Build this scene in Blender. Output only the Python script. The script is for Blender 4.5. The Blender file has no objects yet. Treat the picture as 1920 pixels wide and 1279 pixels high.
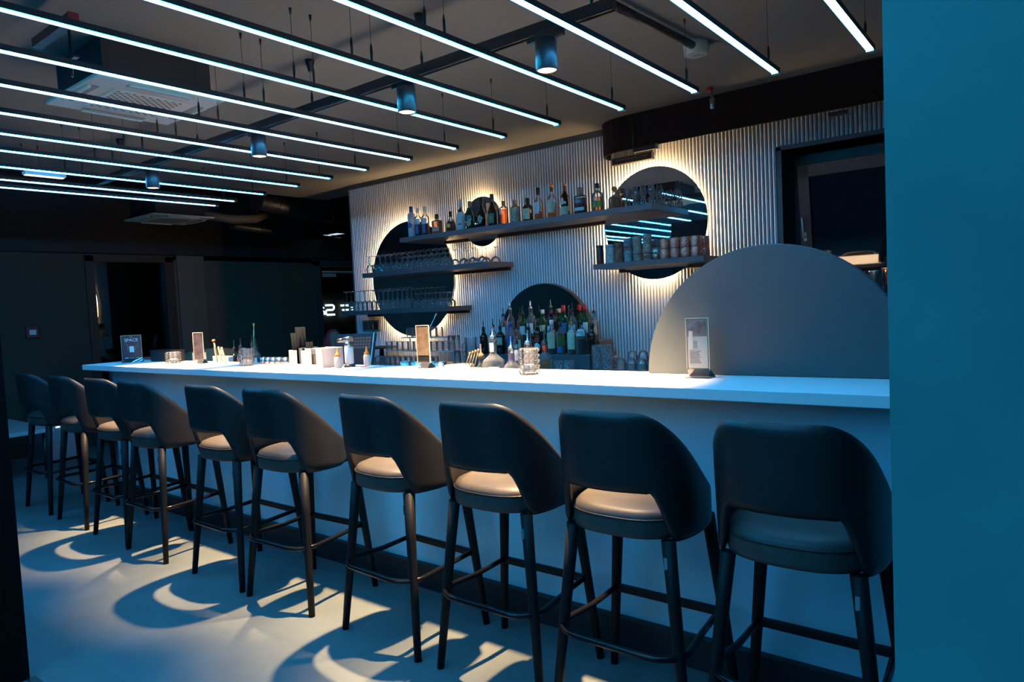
import bpy, math, random
from mathutils import Vector, Matrix
random.seed(7)
PI = math.pi
S = bpy.context.scene
COL = S.collection

# ---------------------------------------------------------------- camera, world, exposure
cam_d = bpy.data.cameras.new('camera'); cam = bpy.data.objects.new('camera', cam_d); COL.objects.link(cam)
cam_d.sensor_width = 36.0; cam_d.lens = 36.0 * 1307.5 / 1920.0; cam_d.clip_start = .05
def _basis(yaw, pitch, roll):
    f = Vector((-math.sin(yaw) * math.cos(pitch), math.cos(yaw) * math.cos(pitch), -math.sin(pitch)))
    r = Vector((math.cos(yaw), math.sin(yaw), 0)); u = r.cross(f)
    r2 = math.cos(roll) * r + math.sin(roll) * u; u2 = -math.sin(roll) * r + math.cos(roll) * u
    return Matrix((r2, u2, -f)).transposed().to_4x4()
cam.matrix_world = Matrix.Translation((0, 0, 1.5)) @ _basis(math.radians(38.03), math.radians(3.01), math.radians(-2.757))
S.camera = cam
w = bpy.data.worlds.new('night'); S.world = w; w.use_nodes = True
w.node_tree.nodes['Background'].inputs[0].default_value = (.05, .09, .16, 1)
w.node_tree.nodes['Background'].inputs[1].default_value = .02
S.view_settings.view_transform = 'Standard'; S.view_settings.look = 'None'
S.view_settings.exposure = 0.0; S.view_settings.gamma = 1.0; S.view_settings.use_curve_mapping = False
S.cycles.max_bounces = 10; S.cycles.transparent_max_bounces = 40; S.cycles.caustics_reflective = False; S.cycles.caustics_refractive = False
S.cycles.sample_clamp_indirect = 4.0

# light strengths
SPOT_W = 1350.0
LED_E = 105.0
LED_SIDE = 1.0
HALO_E = 62.0
WARM = (1.0, .62, .29)
HALO = (1.0, .60, .27)
LED_COL = (.13, .52, 1.0)

# ---------------------------------------------------------------- materials
MATS = {}
def mat(name, col=(.5, .5, .5), rough=.5, metal=0.0, spec=.5, bump=None, vary=None, coat=0.0, emit=None, estr=0.0):
    if name in MATS: return MATS[name]
    m = bpy.data.materials.new(name); m.use_nodes = True; nt = m.node_tree; b = nt.nodes['Principled BSDF']
    b.inputs['Base Color'].default_value = (*col, 1); b.inputs['Roughness'].default_value = rough
    b.inputs['Metallic'].default_value = metal; b.inputs['Specular IOR Level'].default_value = spec
    b.inputs['Coat Weight'].default_value = coat
    tc = nt.nodes.new('ShaderNodeTexCoord')
    if vary:                                                       # (scale, amount, stretch)
        mp = nt.nodes.new('ShaderNodeMapping'); nt.links.new(tc.outputs['Object'], mp.inputs[0]); mp.inputs['Scale'].default_value = vary[2] if len(vary) > 2 else (1, 1, 1)
        n = nt.nodes.new('ShaderNodeTexNoise'); n.inputs['Scale'].default_value = vary[0]; n.inputs['Detail'].default_value = 6
        nt.links.new(mp.outputs[0], n.inputs['Vector'])
        r = nt.nodes.new('ShaderNodeValToRGB'); k = vary[1]
        r.color_ramp.elements[0].position = .3; r.color_ramp.elements[1].position = .7
        r.color_ramp.elements[0].color = (*[c * (1 - k) for c in col], 1); r.color_ramp.elements[1].color = (*[min(1, c * (1 + k)) for c in col], 1)
        nt.links.new(n.outputs[0], r.inputs[0]); nt.links.new(r.outputs[0], b.inputs['Base Color'])
    if bump:                                                       # (scale, strength, distance)
        n2 = nt.nodes.new('ShaderNodeTexNoise'); n2.inputs['Scale'].default_value = bump[0]; n2.inputs['Detail'].default_value = 5
        nt.links.new(tc.outputs['Object'], n2.inputs['Vector'])
        bp = nt.nodes.new('ShaderNodeBump'); bp.inputs['Strength'].default_value = bump[1]; bp.inputs['Distance'].default_value = bump[2]
        nt.links.new(n2.outputs[0], bp.inputs['Height']); nt.links.new(bp.outputs[0], b.inputs['Normal'])
    if emit:
        b.inputs['Emission Color'].default_value = (*emit, 1); b.inputs['Emission Strength'].default_value = estr
    MATS[name] = m; return m

def thin_glass(name, tint=(.985, .99, .99), gloss=1.0, rough=.02, edge=.92, bump=None, haze=.15):
    """thin-walled glass: tinted pass-through, fresnel gloss, a little scatter; the longer path near the rim of a wall tints more"""
    if name in MATS: return MATS[name]
    m = bpy.data.materials.new(name); m.use_nodes = True; nt = m.node_tree; nt.nodes.clear()
    out = nt.nodes.new('ShaderNodeOutputMaterial'); mix = nt.nodes.new('ShaderNodeMixShader')
    tr = nt.nodes.new('ShaderNodeBsdfTransparent'); gl = nt.nodes.new('ShaderNodeBsdfGlossy'); gl.inputs['Roughness'].default_value = rough
    fr = nt.nodes.new('ShaderNodeFresnel'); fr.inputs['IOR'].default_value = 1.5
    lw = nt.nodes.new('ShaderNodeLayerWeight'); lw.inputs['Blend'].default_value = .35
    ramp = nt.nodes.new('ShaderNodeMixRGB'); ramp.inputs[1].default_value = (*tint, 1); ramp.inputs[2].default_value = (*[c * edge for c in tint], 1)
    nt.links.new(lw.outputs['Facing'], ramp.inputs[0]); nt.links.new(ramp.outputs[0], tr.inputs[0])
    mu = nt.nodes.new('ShaderNodeMath'); mu.operation = 'MULTIPLY'; mu.inputs[1].default_value = gloss; mu.use_clamp = True
    nt.links.new(fr.outputs[0], mu.inputs[0]); nt.links.new(mu.outputs[0], mix.inputs[0])
    df = nt.nodes.new('ShaderNodeBsdfDiffuse'); tl = nt.nodes.new('ShaderNodeBsdfTranslucent'); ad = nt.nodes.new('ShaderNodeMixShader'); ad.inputs[0].default_value = .5
    for q in (df, tl): q.inputs[0].default_value = (.9, .93, .95, 1) if min(tint) > .5 else (*tint, 1)
    nt.links.new(df.outputs[0], ad.inputs[1]); nt.links.new(tl.outputs[0], ad.inputs[2])
    hz = nt.nodes.new('ShaderNodeMixShader'); nt.links.new(tr.outputs[0], hz.inputs[1]); nt.links.new(ad.outputs[0], hz.inputs[2])
    hm = nt.nodes.new('ShaderNodeMath'); hm.operation = 'MULTIPLY_ADD'; hm.inputs[1].default_value = haze * 4; hm.inputs[2].default_value = haze * .5
    nt.links.new(lw.outputs['Facing'], hm.inputs[0]); nt.links.new(hm.outputs[0], hz.inputs[0])
    nt.links.new(hz.outputs[0], mix.inputs[1]); nt.links.new(gl.outputs[0], mix.inputs[2]); nt.links.new(mix.outputs[0], out.inputs[0])
    if bump:
        tc = nt.nodes.new('ShaderNodeTexCoord'); n2 = nt.nodes.new('ShaderNodeTexVoronoi'); n2.inputs['Scale'].default_value = bump[0]
        nt.links.new(tc.outputs['Object'], n2.inputs['Vector'])
        bp = nt.nodes.new('ShaderNodeBump'); bp.inputs['Strength'].default_value = bump[1]; bp.inputs['Distance'].default_value = bump[2]
        nt.links.new(n2.outputs[0], bp.inputs['Height']); nt.links.new(bp.outputs[0], gl.inputs['Normal']); nt.links.new(bp.outputs[0], fr.inputs['Normal']); nt.links.new(bp.outputs[0], lw.inputs['Normal'])
    MATS[name] = m; return m

def liquid(name, col, rough=.05):
    """a filled bottle's content: light passes through tinted, part of it is scattered"""
    if name in MATS: return MATS[name]
    m = bpy.data.materials.new(name); m.use_nodes = True; nt = m.node_tree; nt.nodes.clear()
    out = nt.nodes.new('ShaderNodeOutputMaterial'); tr = nt.nodes.new('ShaderNodeBsdfTransparent'); tr.inputs[0].default_value = (*[min(1, c ** .6) for c in col], 1)
    df = nt.nodes.new('ShaderNodeBsdfDiffuse'); df.inputs[0].default_value = (*col, 1); tl = nt.nodes.new('ShaderNodeBsdfTranslucent'); tl.inputs[0].default_value = (*col, 1)
    a = nt.nodes.new('ShaderNodeMixShader'); a.inputs[0].default_value = .6; nt.links.new(df.outputs[0], a.inputs[1]); nt.links.new(tl.outputs[0], a.inputs[2])
    b = nt.nodes.new('ShaderNodeMixShader'); b.inputs[0].default_value = .12 if min(col) > .6 else .30; nt.links.new(tr.outputs[0], b.inputs[1]); nt.links.new(a.outputs[0], b.inputs[2])
    nt.links.new(b.outputs[0], out.inputs[0]); MATS[name] = m; return m

def emis(name, col, strength):
    if name in MATS: return MATS[name]
    m = bpy.data.materials.new(name); m.use_nodes = True; nt = m.node_tree; nt.nodes.clear()
    out = nt.nodes.new('ShaderNodeOutputMaterial'); e = nt.nodes.new('ShaderNodeEmission')
    e.inputs[0].default_value = (*col, 1); e.inputs[1].default_value = strength; nt.links.new(e.outputs[0], out.inputs[0])
    MATS[name] = m; return m

def floor_mat():
    m = bpy.data.materials.new('microcement'); m.use_nodes = True; nt = m.node_tree; b = nt.nodes['Principled BSDF']
    tc = nt.nodes.new('ShaderNodeTexCoord')
    br = nt.nodes.new('ShaderNodeTexBrick'); br.offset = .5; br.inputs['Scale'].default_value = 1
    br.inputs['Brick Width'].default_value = 1.2; br.inputs['Row Height'].default_value = .6; br.inputs['Mortar Size'].default_value = .0018
    br.inputs['Color1'].default_value = (1, 1, 1, 1); br.inputs['Color2'].default_value = (.93, .93, .93, 1); br.inputs['Mortar'].default_value = (.78, .78, .78, 1)
    nt.links.new(tc.outputs['Object'], br.inputs['Vector'])
    n = nt.nodes.new('ShaderNodeTexNoise'); n.inputs['Scale'].default_value = 2.2; n.inputs['Detail'].default_value = 9; n.inputs['Roughness'].default_value = .65
    nt.links.new(tc.outputs['Object'], n.inputs['Vector'])
    r = nt.nodes.new('ShaderNodeValToRGB'); r.color_ramp.elements[0].position = .3; r.color_ramp.elements[1].position = .72
    r.color_ramp.elements[0].color = (.105, .135, .142, 1); r.color_ramp.elements[1].color = (.165, .20, .21, 1)
    nt.links.new(n.outputs[0], r.inputs[0])
    mx = nt.nodes.new('ShaderNodeMixRGB'); mx.blend_type = 'MULTIPLY'; mx.inputs[0].default_value = 1
    nt.links.new(r.outputs[0], mx.inputs[1]); nt.links.new(br.outputs[0], mx.inputs[2]); nt.links.new(mx.outputs[0], b.inputs['Base Color'])
    n3 = nt.nodes.new('ShaderNodeTexNoise'); n3.inputs['Scale'].default_value = 60; n3.inputs['Detail'].default_value = 4
    nt.links.new(tc.outputs['Object'], n3.inputs['Vector'])
    bp = nt.nodes.new('ShaderNodeBump'); bp.inputs['Strength'].default_value = .15; bp.inputs['Distance'].default_value = .002
    nt.links.new(n3.outputs[0], bp.inputs['Height']); nt.links.new(bp.outputs[0], b.inputs['Normal'])
    b.inputs['Roughness'].default_value = .62; b.inputs['Specular IOR Level'].default_value = .35
    return m

M_FLOOR = floor_mat()
M_CEIL = mat('ceiling_paint', (.20, .21, .20), .9, bump=(90, .2, .002))
M_BLACK = mat('black_paint', (.012, .013, .014), .75)
M_BLACKS = mat('black_satin', (.015, .015, .017), .35)
M_DARKMET = mat('dark_metal', (.03, .032, .036), .35, .6)
M_RIB = mat('ribbed_paint', (.70, .75, .78), .5)
M_TRIM = mat('dark_trim', (.03, .045, .06), .5)
M_TOP = mat('white_counter', (.86, .85, .84), .38, vary=(3, .02))
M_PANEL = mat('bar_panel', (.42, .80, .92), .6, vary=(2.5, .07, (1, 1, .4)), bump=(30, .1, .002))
M_PLINTH = mat('plinth', (.02, .02, .022), .5)
M_SHELF = mat('shelf_board', (.085, .095, .105), .42)
M_MIRROR = mat('mirror_glass', (.82, .84, .86), .015, 1.0)
M_DISC = mat('disc_panel', (.066, .084, .088), .5, bump=(60, .06, .001))
M_LEATHER = mat('dark_leather', (.014, .014, .014), .45, bump=(140, .25, .0015), vary=(6, .25))
M_SEAT = mat('seat_leather', (.06, .053, .047), .48, bump=(120, .3, .0015), vary=(8, .3))
M_LEG = mat('black_wood', (.008, .008, .008), .55, spec=.25, bump=(50, .15, .001))
M_RING = mat('black_steel', (.02, .02, .022), .22, .7)
M_STEEL = mat('steel', (.62, .62, .62), .25, 1.0)
M_BRSTEEL = mat('brushed_steel', (.55, .54, .52), .38, .9, bump=(120, .1, .001))
M_WHITE = mat('white_plastic', (.78, .76, .72), .5)
M_ACPL = mat('ac_plastic', (.95, .80, .62), .55)
M_COLUMN = mat('teal_plaster', (.10, .40, .37), .8, vary=(3.2, .16), bump=(9, .35, .006))
M_WALLL = mat('taupe_wall', (.15, .105, .075), .85, bump=(60, .1, .002), vary=(1.2, .1, (1, 1, .2)))
M_WALLD = mat('dark_wall', (.06, .065, .065), .85)
M_PAPER = mat('paper', (.85, .84, .8), .7)
M_GLASS = thin_glass('clear_glass')
M_GLASST = thin_glass('thick_glass', (.95, .96, .97), 1.8, .03, .88, None, .16)
M_CUT = thin_glass('cut_glass', (.90, .93, .95), 3.0, .12, .75, (90, 1.0, .01), .30)
M_PANE = thin_glass('window_glass', (.80, .82, .83), 1.6, .0, .8, None, 0)
M_ACRYL = thin_glass('acrylic', (.96, .96, .95), 1.0, .02, .85, None, .04)
M_ACREDGE = mat('acrylic_edge', (.85, .62, .35), .25, emit=None)

# ---------------------------------------------------------------- mesh helpers
class MB:
    def __init__(s): s.v = []; s.f = []; s.sm = []
    def add(s, vs, fs, smooth=False):
        o = len(s.v); s.v += [tuple(p) for p in vs]; s.f += [tuple(i + o for i in f) for f in fs]; s.sm += [smooth] * len(fs); return s
    def box(s, x0, x1, y0, y1, z0, z1):
        return s.add([(x0, y0, z0), (x1, y0, z0), (x1, y1, z0), (x0, y1, z0), (x0, y0, z1), (x1, y0, z1), (x1, y1, z1), (x0, y1, z1)],
                     [(0, 3, 2, 1), (4, 5, 6, 7), (0, 1, 5, 4), (1, 2, 6, 5), (2, 3, 7, 6), (3, 0, 4, 7)])
    def loft(s, rings, cap0=True, cap1=True, smooth=True, closed=True):
        n = len(rings[0]); o = len(s.v)
        for r in rings: s.v += [tuple(p) for p in r]
        for i in range(len(rings) - 1):
            for j in range(n if closed else n - 1):
                a = o + i * n + j; b = o + i * n + (j + 1) % n
                s.f.append((a, b, b + n, a + n)); s.sm.append(smooth)
        if cap0: s.f.append(tuple(o + j for j in reversed(range(n)))); s.sm.append(False)
        if cap1: s.f.append(tuple(o + (len(rings) - 1) * n + j for j in range(n))); s.sm.append(False)
        return s
    def lathe(s, prof, n=16, x=0, y=0, ex=2.0, ry=1.0, cap0=True, cap1=True, rot=0.0):
        """prof: (r, z); ex: superellipse exponent of the section; ry: depth ratio"""
        rings = []
        for r, z in prof:
            ring = []
            for j in range(n):
                t = 2 * PI * j / n; c, q = math.cos(t), math.sin(t)
                px = r * math.copysign(abs(c) ** (2 / ex), c); py = ry * r * math.copysign(abs(q) ** (2 / ex), q)
                ring.append((x + px * math.cos(rot) - py * math.sin(rot), y + px * math.sin(rot) + py * math.cos(rot), z))
            rings.append(ring)
        return s.loft(rings, cap0, cap1)
    def tube(s, pts, r, n=8, closed=False, r1=None, caps=True):
        pts = [Vector(p) for p in pts]; m = len(pts); rings = []; up = None
        for i in range(m):
            if closed: d = (pts[(i + 1) % m] - pts[i - 1]).normalized()
            else: d = (pts[min(i + 1, m - 1)] - pts[max(i - 1, 0)]).normalized()
            if up is None: up = Vector((0, 0, 1)) if abs(d.z) < .9 else Vector((0, 1, 0))
            a = d.cross(up)
            if a.length < 1e-4: a = d.cross(Vector((1, 0, 0)))
            a.normalize(); b = a.cross(d).normalized(); up = b
            rr = r if r1 is None else r + (r1 - r) * i / (m - 1)
            rings.append([pts[i] + rr * (math.cos(2 * PI * k / n) * a + math.sin(2 * PI * k / n) * b) for k in range(n)])
        if closed: rings.append(rings[0])
        return s.loft(rings, caps and not closed, caps and not closed)
    def disc_y(s, cx, cz, r, y0, y1, n=72, a0=0.0, a1=2 * PI):
        """a disc or segment whose faces look along y"""
        k = n if abs(a1 - a0 - 2 * PI) < 1e-6 else n + 1
        p = [(cx + r * math.cos(a0 + (a1 - a0) * j / n), cz + r * math.sin(a0 + (a1 - a0) * j / n)) for j in range(k)]
        return s.add([(a, y0, b) for a, b in p] + [(a, y1, b) for a, b in p],
                     [tuple(range(k)), tuple(reversed(range(k, 2 * k)))] + [(j, k + j, k + (j + 1) % k, (j + 1) % k) for j in range(k)])
    def build(s, name, m, parent=None, bevel=0.0, seg=2):
        me = bpy.data.meshes.new(name); me.from_pydata(s.v, [], s.f); me.materials.append(m)
        me.polygons.foreach_set('use_smooth', s.sm); me.update()
        o = bpy.data.objects.new(name, me); COL.objects.link(o)
        if parent: o.parent = parent
        if bevel:
            b = o.modifiers.new('bevel', 'BEVEL'); b.width = bevel; b.segments = seg; b.limit_method = 'ANGLE'; b.angle_limit = math.radians(40)
        return o

def tag(o, label=None, cat=None, group=None, kind=None):
    if label: o['label'] = label
    if cat: o['category'] = cat
    if group: o['group'] = group
    if kind: o['kind'] = kind
    return o
def thing(name, label, cat, loc=(0, 0, 0), rz=0.0, group=None):
    o = bpy.data.objects.new(name, None); COL.objects.link(o); o.location = loc; o.rotation_euler = (0, 0, rz); o.empty_display_size = .1
    return tag(o, label, cat, group)
KIDS = {}
def dup(root, loc, rz=None, label=None, group=None, scale=None):
    def cp(o, parent):
        c = o.copy(); COL.objects.link(c)
        if parent is not None: c.parent = parent
        for ch in [x for x in o.children]: cp(ch, c)
        return c
    r = cp(root, None); r.location = loc
    if rz is not None: r.rotation_euler = (0, 0, rz)
    if label: r['label'] = label
    if group: r['group'] = group
    if scale: r.scale = scale
    return r
def struct(name, mb, m, parent=None, bevel=0.0):
    o = mb.build(name, m, parent, bevel)
    if parent is None: o['kind'] = 'structure'
    return o
ORD = ['first', 'second', 'third', 'fourth', 'fifth', 'sixth', 'seventh', 'eighth', 'ninth', 'tenth', 'eleventh', 'twelfth', 'thirteenth', 'fourteenth', 'fifteenth',
       'sixteenth', 'seventeenth', 'eighteenth', 'nineteenth', 'twentieth', 'twenty-first', 'twenty-second', 'twenty-third', 'twenty-fourth', 'twenty-fifth']
def text(body, size, m, parent, loc, rot, depth=.0005, name='lettering', align='CENTER'):
    c = bpy.data.curves.new(name, 'FONT'); c.body = body; c.size = size; c.extrude = depth; c.align_x = align; c.align_y = 'CENTER'
    tmp = bpy.data.objects.new(name, c); COL.objects.link(tmp); bpy.context.view_layer.update()
    me = bpy.data.meshes.new_from_object(tmp.evaluated_get(bpy.context.evaluated_depsgraph_get())); bpy.data.objects.remove(tmp); bpy.data.curves.remove(c)
    me.name = name; me.materials.clear(); me.materials.append(m)
    o = bpy.data.objects.new(name, me); COL.objects.link(o); o.parent = parent; o.location = loc; o.rotation_euler = rot
    return o

# ================================================================ SETTING
XL, YW, ZC = -9.45, 5.2, 2.92
struct('floor', MB().box(-12.5, 4.0, -6.5, 12.0, -.1, 0), M_FLOOR)
# grey ceiling panel over the bar, black upper ceiling beyond it
struct('ceiling', MB().box(-7.25, 4.0, -6.5, 5.6, ZC, ZC + .05), M_CEIL)
struct('ceiling_black', MB().box(-12.5, 4.0, -6.5, 12.0, 3.5, 3.6), M_BLACK)
# ribbed wall with a window opening
def ribs(mb, x0, x1, z0, z1, y=YW, pitch=.0285):
    n = round((x1 - x0) / pitch); p = (x1 - x0) / n; prof = []
    for i in range(n):
        for t, d in ((0.0, 0.0), (.08, .010), (.24, .016), (.42, .018), (.60, .016), (.78, .010), (.86, 0.0)):
            prof.append((x0 + (i + t) * p, y - d))
    prof.append((x1, y))
    mb.loft([[(a, b, z0) for a, b in prof], [(a, b, z1) for a, b in prof]], False, False, False, False)
    mb.box(x0, x1, y, y + .3, z0, z1)
WX0, WX1, WZ0, WZ1 = -1.55, -.15, 1.45, 2.50
rb = MB(); ribs(rb, -6.28, WX0, 0, ZC - .04); ribs(rb, WX0, WX1, 0, WZ0); ribs(rb, WX0, WX1, WZ1, ZC - .04); ribs(rb, WX1, 2.2, 0, ZC - .04)
struct('wall_back', rb, M_RIB)
struct('trim_1', MB().box(-6.28, -2.93, YW - .035, YW + .02, ZC - .05, ZC), M_TRIM)
struct('trim_2', MB().box(-6.30, -6.28, YW - .015, YW + .30, 0, ZC - .0), mat('rib_edge', (.42, .40, .38), .6))
# left wall with glazed openings
M_FRAME = mat('window_frame', (.018, .017, .016), .55)
def pane_wall():
    m = MB()
    m.box(XL - .25, XL, 4.62, 7.0, 0, 2.38); m.box(XL - .25, XL, 7.95, 12, 0, 2.38)
    m.box(XL - .25, XL, 3.66, 4.62, 0, .45); m.box(XL - .25, XL, 3.66, 12, 2.32, 2.38)
    return m
struct('wall_left', pane_wall(), M_WALLL)
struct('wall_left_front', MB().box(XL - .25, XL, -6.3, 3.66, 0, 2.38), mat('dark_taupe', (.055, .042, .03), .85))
struct('wall_left_beam', MB().box(XL - .25, XL + .12, -6.3, 12, 2.38, 3.5), M_BLACK)
struct('wall_left_pilaster', MB().box(XL, XL + .03, 4.74, 5.12, 0, 2.38), mat('taupe_panel', (.155, .125, .10), .8, bump=(60, .1, .002)))
struct('wall_far', MB().box(-12.5, 4.0, 11.8, 12.0, 0, 3.5), M_BLACK)
struct('wall_front', MB().box(-12.5, 4.0, -6.5, -6.3, 0, 3.5), M_WALLD)
struct('wall_right', MB().box(3.8, 4.0, -6.3, 11.8, 0, 3.5), M_WALLD)
struct('wall_outer', MB().box(-12.5, -12.4, -6.3, 11.8, 0, 3.5), M_BLACK)
w1 = tag(bpy.data.objects.new('window_1', None), kind='structure'); COL.objects.link(w1)
fr = MB(); X0, X1 = XL - .16, XL + .02
for y0, y1, z0, z1 in ((3.60, 3.70, .40, 2.36), (4.58, 4.70, .40, 2.36), (3.60, 4.70, 2.28, 2.38), (3.60, 4.70, .40, .48)): fr.box(X0, X1, y0, y1, z0, z1)
fr.build('window_frame', M_FRAME, w1, .004)
for k, dx in enumerate((-.05, -.085, -.12)): MB().box(XL + dx - .004, XL + dx, 3.70, 4.58, .48, 2.28).build('pane', M_PANE, w1)
MB().box(XL - .24, XL - .20, 3.62, 4.66, .4, 2.36).build('dark_outside', M_BLACK, w1)  # black sheet standing in for the dark outside behind the panes
d2 = tag(bpy.data.objects.new('door_2', None), kind='structure'); COL.objects.link(d2)
fr = MB()
for y0, y1, z0, z1 in ((6.96, 7.10, 0, 2.36), (7.90, 8.02, 0, 2.36), (6.96, 8.02, 2.27, 2.38), (7.0, 8.0, 0, .12)): fr.box(X0, X1, y0, y1, z0, z1)
fr.build('door_frame', mat('door_frame', (.10, .11, .105), .45), d2, .004)
MB().box(XL - .06, XL - .05, 7.10, 7.92, .12, 2.27).build('pane', thin_glass('door_glass', (.82, .84, .84), 1.0, 0, .9, None, 0), d2)
MB().box(XL + .02, XL + .07, 7.12, 7.95, 2.16, 2.19).box(XL + .02, XL + .08, 7.12, 7.36, 2.09, 2.145).build('door_closer', M_ACPL, d2, .004)

# column at the right edge, dark wall end at the left edge
struct('wall_right_column', MB().box(-.178, 2.6, 1.05, 1.35, 0, ZC), M_COLUMN)
struct('wall_left_pier', MB().box(-4.3, -3.47, -2.2, .98, 0, 2.54), mat('pier_black', (.003, .003, .003), .9, spec=.1))
struct('trim_3', MB().box(-3.47, 1.2, .965, 1.0, 0, .006), M_STEEL)

# black rounded soffit over the right part of the back wall
sf = MB(); zb = 2.655
pl = [(-2.93, YW - .0195), (-2.93, 5.12)] + [(-2.63 - .30 * math.cos(PI / 2 * i / 8), 5.12 - .20 * math.sin(PI / 2 * i / 8)) for i in range(1, 9)] + [(2.2, 4.92)]
inn = [(-2.915, YW - .0195), (-2.915, 5.12)] + [(-2.63 - .285 * math.cos(PI / 2 * i / 8), 5.12 - .185 * math.sin(PI / 2 * i / 8)) for i in range(1, 9)] + [(2.2, 4.935)]
o_, i_ = [[(a, b, zb) for a, b in pl], [(a, b, ZC) for a, b in pl]], [[(a, b, ZC) for a, b in inn], [(a, b, zb) for a, b in inn]]
sf.loft([o_[0], o_[1], i_[0], i_[1], o_[0]], False, False, False, False)
struct('trim_4', sf, mat('soffit_black', (.004, .004, .005), .8, spec=.12))

# window in the ribbed wall: black reveal, tilted sash with a handle
w3 = tag(bpy.data.objects.new('window_2', None), kind='structure'); COL.objects.link(w3)
rv = MB()
rv.box(WX0 - .02, WX0 + .015, YW - .03, YW + .30, WZ0, WZ1 + .02).box(WX0 - .02, WX1, YW - .03, YW + .30, WZ1, WZ1 + .03).box(WX0, WX1, YW - .03, YW + .3, WZ0 - .02, WZ0 + .01)
rv.box(WX0, WX1, YW + .28, YW + .30, WZ0, WZ1)
rv.build('reveal', M_BLACKS, w3)
sash = bpy.data.objects.new('sash', None); COL.objects.link(sash); sash.parent = w3
sash.location = (0, YW + .20, WZ0 + .02); sash.rotation_euler = (math.radians(6.5), 0, 0)
sh = MB(); hz = .93
for x0, x1, z0, z1 in ((WX0 + .09, WX0 + .17, 0, hz), (WX1 - .08, WX1 - .01, 0, hz), (WX0 + .09, WX1 - .01, hz - .09, hz), (WX0 + .09, WX1 - .01, 0, .08)): sh.box(x0, x1, -.03, .03, z0, z1)
sh.build('sash_frame', M_FRAME, sash, .004)
MB().box(WX0 + .16, WX1 - .07, -.004, .004, .07, hz - .08).build('pane', mat('dark_pane', (.004, .005, .007), .0, 0, .5, coat=1.0), sash)
hd = MB(); hd.lathe([(.013, -.012), (.013, .012)], 12); hd2 = MB().box(-.011, .011, -.010, .0, -.03, .035)
hd2.tube([(0, -.01, .0), (0, -.045, .0), (0, -.05, .02), (-.004, -.05, .14)], .008, 8)
h = hd2.build('window_handle', M_BRSTEEL, sash, .002); h.location = (WX0 + .125, -.03, .42)

# ================================================================ BAR
bar = thing('bar_counter', 'long white topped bar with grey front panel and dark plinth', 'bar counter')
BT, BY0, BY1 = 1.165, 2.38, 2.868
MB().box(-6.46, .9, BY0, BY1, BT - .042, BT).build('countertop', M_TOP, bar, .003)
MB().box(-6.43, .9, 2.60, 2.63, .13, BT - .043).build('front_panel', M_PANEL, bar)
MB().box(-6.43, .9, 2.63, BY1 - .03, .0, BT - .043).build('carcass', mat('bar_carcass', (.16, .165, .17), .6), bar)
MB().box(-6.43, .9, 2.565, 2.63, 0, .13).build('plinth', M_PLINTH, bar)
st = MB().box(-6.3, -1.35, BY1 - .028, 3.25, 1.02, 1.06); st.box(-6.3, -1.35, 3.2, 3.24, 0, 1.02)
tag(st.build('bar_workstation', M_BRSTEEL, None, .003), 'brushed steel work shelf behind the white bar top', 'work shelf')
# big half disc
hdsc = MB().disc_y(-.905, BT + .0, .524, 2.80, 2.835, 96, 0.0, PI)
tag(hdsc.build('half_round_panel', M_DISC, None, .004), 'large blue grey half round panel standing on the right end of the bar top', 'screen panel')
# back counter and bottle ledge
bc = thing('back_counter', 'steel back counter along the ribbed wall under the shelves', 'back counter')
MB().box(-6.2, .9, 4.40, YW - .0195, .91, .95).build('worktop', M_BRSTEEL, bc, .003)
MB().box(-6.2, .9, 4.45, YW - .0195, 0, .91).build('cabinet', M_BLACKS, bc)
ld = MB().box(-4.16, -2.92, 4.72, 5.14, .95, 1.068).box(-4.13, -2.95, 4.93, 5.14, 1.068, 1.17)
tag(ld.build('bottle_riser', M_SHELF, None, .004), 'dark stepped riser for bottles in front of the arched mirror', 'bottle riser')
tray = MB().box(-2.86, -1.9, 4.40, 4.62, .951, .975)
tag(tray.build('drip_tray', M_STEEL, None, .01), 'flat steel tray at the edge of the back counter beside the half round panel', 'tray')

# ================================================================ MIRRORS
def mirror(name, label, cx, cz, r, halo, a0=0.0, a1=2 * PI, e=None):
    t = thing(name, label, 'mirror', (cx, YW - .0195, cz))
    MB().disc_y(0, 0, r, -.052, -.046, 96, a0, a1).build('mirror_glass', M_MIRROR, t)
    if halo:
        MB().disc_y(0, 0, r - .035, -.046, -.002, 72, a0, a1).build('backing', M_BLACKS, t)
        n = 96; rings = [[((r - .034) * math.cos(2 * PI * j / n), yy, (r - .034) * math.sin(2 * PI * j / n)) for j in range(n)] for yy in (-.036, -.014)]
        MB().loft(rings, False, False).build('light_strip', emis('halo_%.2f' % r, HALO, HALO_E * (e or 1)), t)
    else:
        MB().disc_y(0, 0, r + .008, -.047, -.001, 72, a0, a1).build('backing', mat('bronze', (.10, .07, .05), .4, .5), t)
    return t
mirror('round_mirror', 'largest round backlit mirror on the left behind glass shelves', -5.30, 1.815, .60, True, e=1.5)
mirror('round_mirror', 'smallest round backlit mirror behind the long bottle shelf', -4.30, 2.30, .235, True, e=1.5)
mirror('round_mirror', 'round backlit mirror on the right reflecting the blue ceiling lights', -2.52, 2.09, .445, True, e=2.6)
mirror('arched_mirror', 'half round mirror with bronze rim behind the bottle cluster', -3.64, 1.172, .495, False, 0.0, PI)

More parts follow.
